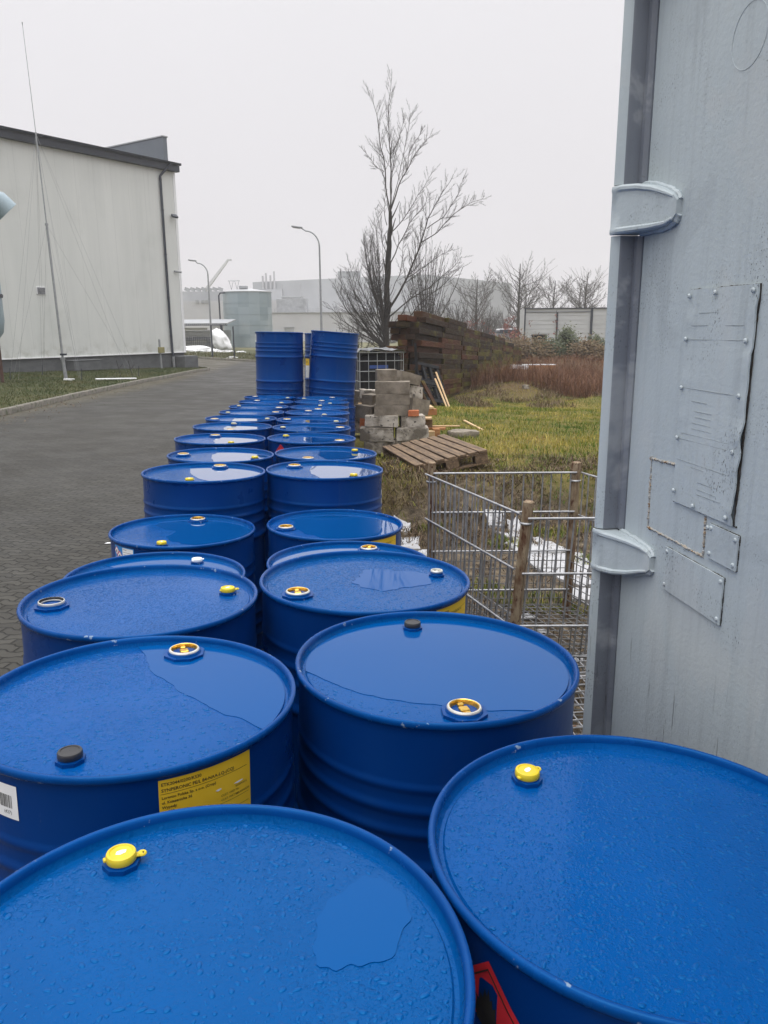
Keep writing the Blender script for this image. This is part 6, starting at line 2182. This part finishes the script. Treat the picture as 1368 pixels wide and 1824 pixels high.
def red_sapling(x, y, H, Wd, seed, lab, n=260):
    t = Tree(seed, .008, 1500)
    t.limb([(0, 0, 0), (.03, 0, H * .5), (0, 0, H)], .028, .01, 2, 12, True, .5, Wd / H * .55)
    root = t.done('red_leaved_sapling', (x, y, field(x, y)), lab, 'sapling', 'saplings with red leaves')
    m = MB(); r = random.Random(seed)
    cl = [(r.gauss(0, Wd * .40), r.gauss(0, Wd * .40), H * r.uniform(.42, .95)) for _ in range(18)]
    def fn(r):
        c = r.choice(cl); return (c[0] + r.gauss(0, .10 * Wd), c[1] + r.gauss(0, .10 * Wd), c[2] + r.gauss(0, .12 * Wd))
    leaf_quads(m, n, fn, .085, r); m.build('leaves', [M['redleaf']], root)


red_sapling(9.1, 56, 2.3, .9, 81, 'round red leaved sapling left of the white shed', 300)
red_sapling(6.2, 54, 2.0, 1.1, 82, 'red leaved sapling above the far end of the stack', 220)
red_sapling(10.6, 49, 2.6, .16, 83, 'thin red leaved sapling in front of the white shed', 34)
red_sapling(7.3, 55, 1.6, .6, 84, 'small red leaved sapling between the two bigger ones', 120)
red_sapling(8.0, 47, 1.2, .9, 85, 'low rusty leaved sapling beside the waste bin', 140)


def hedge(x, y, H, Wd, seed, lab, mat, conic, n=2600, s=.070, name='hedge_bush', group='hedge bushes before the shed'):
    r = random.Random(seed); z0 = field(x, y); Wd *= 1.3; H *= .66
    root = empty(name, (x, y, z0), None, lab, 'bush', group)
    m = MB()
    for i in range(7): a = r.uniform(0, 6.28); m.cyl((0, 0, 0), (Wd * .5 * math.cos(a), Wd * .5 * math.sin(a), H * .75), .02, .006, 5)
    m.build('stems', [M['bark']], root)
    cl = []
    for _ in range(46):
        f = r.random() ** .8; w = Wd * ((1 - f) ** .7 if conic else math.sqrt(max(0, 1 - (f * 1.02) ** 3))); a = r.uniform(0, 6.28); q = w * math.sqrt(r.uniform(.25, 1))
        cl.append((q * math.cos(a), q * math.sin(a) * .8, f * H * r.uniform(.9, 1.05)))
    m = MB()
    def fn(r):
        c = r.choice(cl); k = .16 * Wd; return (c[0] + r.gauss(0, k), c[1] + r.gauss(0, k), max(.02, c[2] + r.gauss(0, k * 1.1)))
    leaf_quads(m, n, fn, s, r); m.build('foliage', [M[mat]], root)


for (x, y, H, Wd, seed, mat, conic, lab) in ((9.6, 41.5, 1.95, .85, 91, 'thuja', True, 'dark green conifer bush, the tallest before the white shed'), (11.2, 42, 1.30, .80, 92, 'thuja', True, 'green conifer bush right of the tallest one'),
                                            (12.3, 42, 1.35, .75, 93, 'thuja', True, 'green conifer bush beside the grey fence post'), (13.1, 41, 1.20, .8, 94, 'thuja', True, 'green conifer bush at the container edge'), (8.5, 41, 1.15, .75, 95, 'thuja', False, 'low green conifer bush below the waste bin'),
                                            (7.4, 40.5, 1.25, 1.0, 96, 'bramble', False, 'brown bramble bush beside the timber bundle'), (6.3, 41, 1.15, .9, 97, 'bramble', False, 'brown bramble bush at the far end of the sleepers'), (10.4, 40.6, 1.0, .8, 98, 'bramble', False, 'brown bush between the dark conifers'), (5.3, 40, .9, .8, 99, 'bramble', False, 'low brown bush behind the sleeper stack end'), (12.0, 40.2, .9, .7, 100, 'bramble', False, 'low brown bush before the grey fence post')):
    hedge(x, y, H, Wd, seed, lab, mat, conic)

# distant scrub along the meadow, too faint to tell apart
m = MB(); r = random.Random(77)
for k in range(260):
    x = r.uniform(-2, 48); y = r.uniform(120, 150); h = r.uniform(2, 5.5); z = field(x, y)
    for q in range(7):
        a = r.uniform(-.5, .5); m.cyl((x + r.uniform(-.5, .5), y, z), (x + a * h * .8, y + r.uniform(-.5, .5), z + h * r.uniform(.6, 1)), .06, .02, 3, False)
o = m.build('treeline', [M['barkpale']]); tag(o, kind='stuff')

# ------------------------------------------------------------------ misty air
m = MB(); m.box((0, 135, 12.0), (700, 420, 32))
hz = m.build('haze', [])
hm = bpy.data.materials.new('misty_air'); hm.use_nodes = True
ht = hm.node_tree; ht.nodes.clear()
ho_ = ht.nodes.new('ShaderNodeOutputMaterial'); pv = ht.nodes.new('ShaderNodeVolumePrincipled')
pv.inputs['Color'].default_value = (0.95, 0.945, 0.96, 1); pv.inputs['Density'].default_value = 0.0012; pv.inputs['Anisotropy'].default_value = 0.2
ht.links.new(pv.outputs[0], ho_.inputs['Volume'])
hz.data.materials.append(hm); tag(hz, kind='stuff')
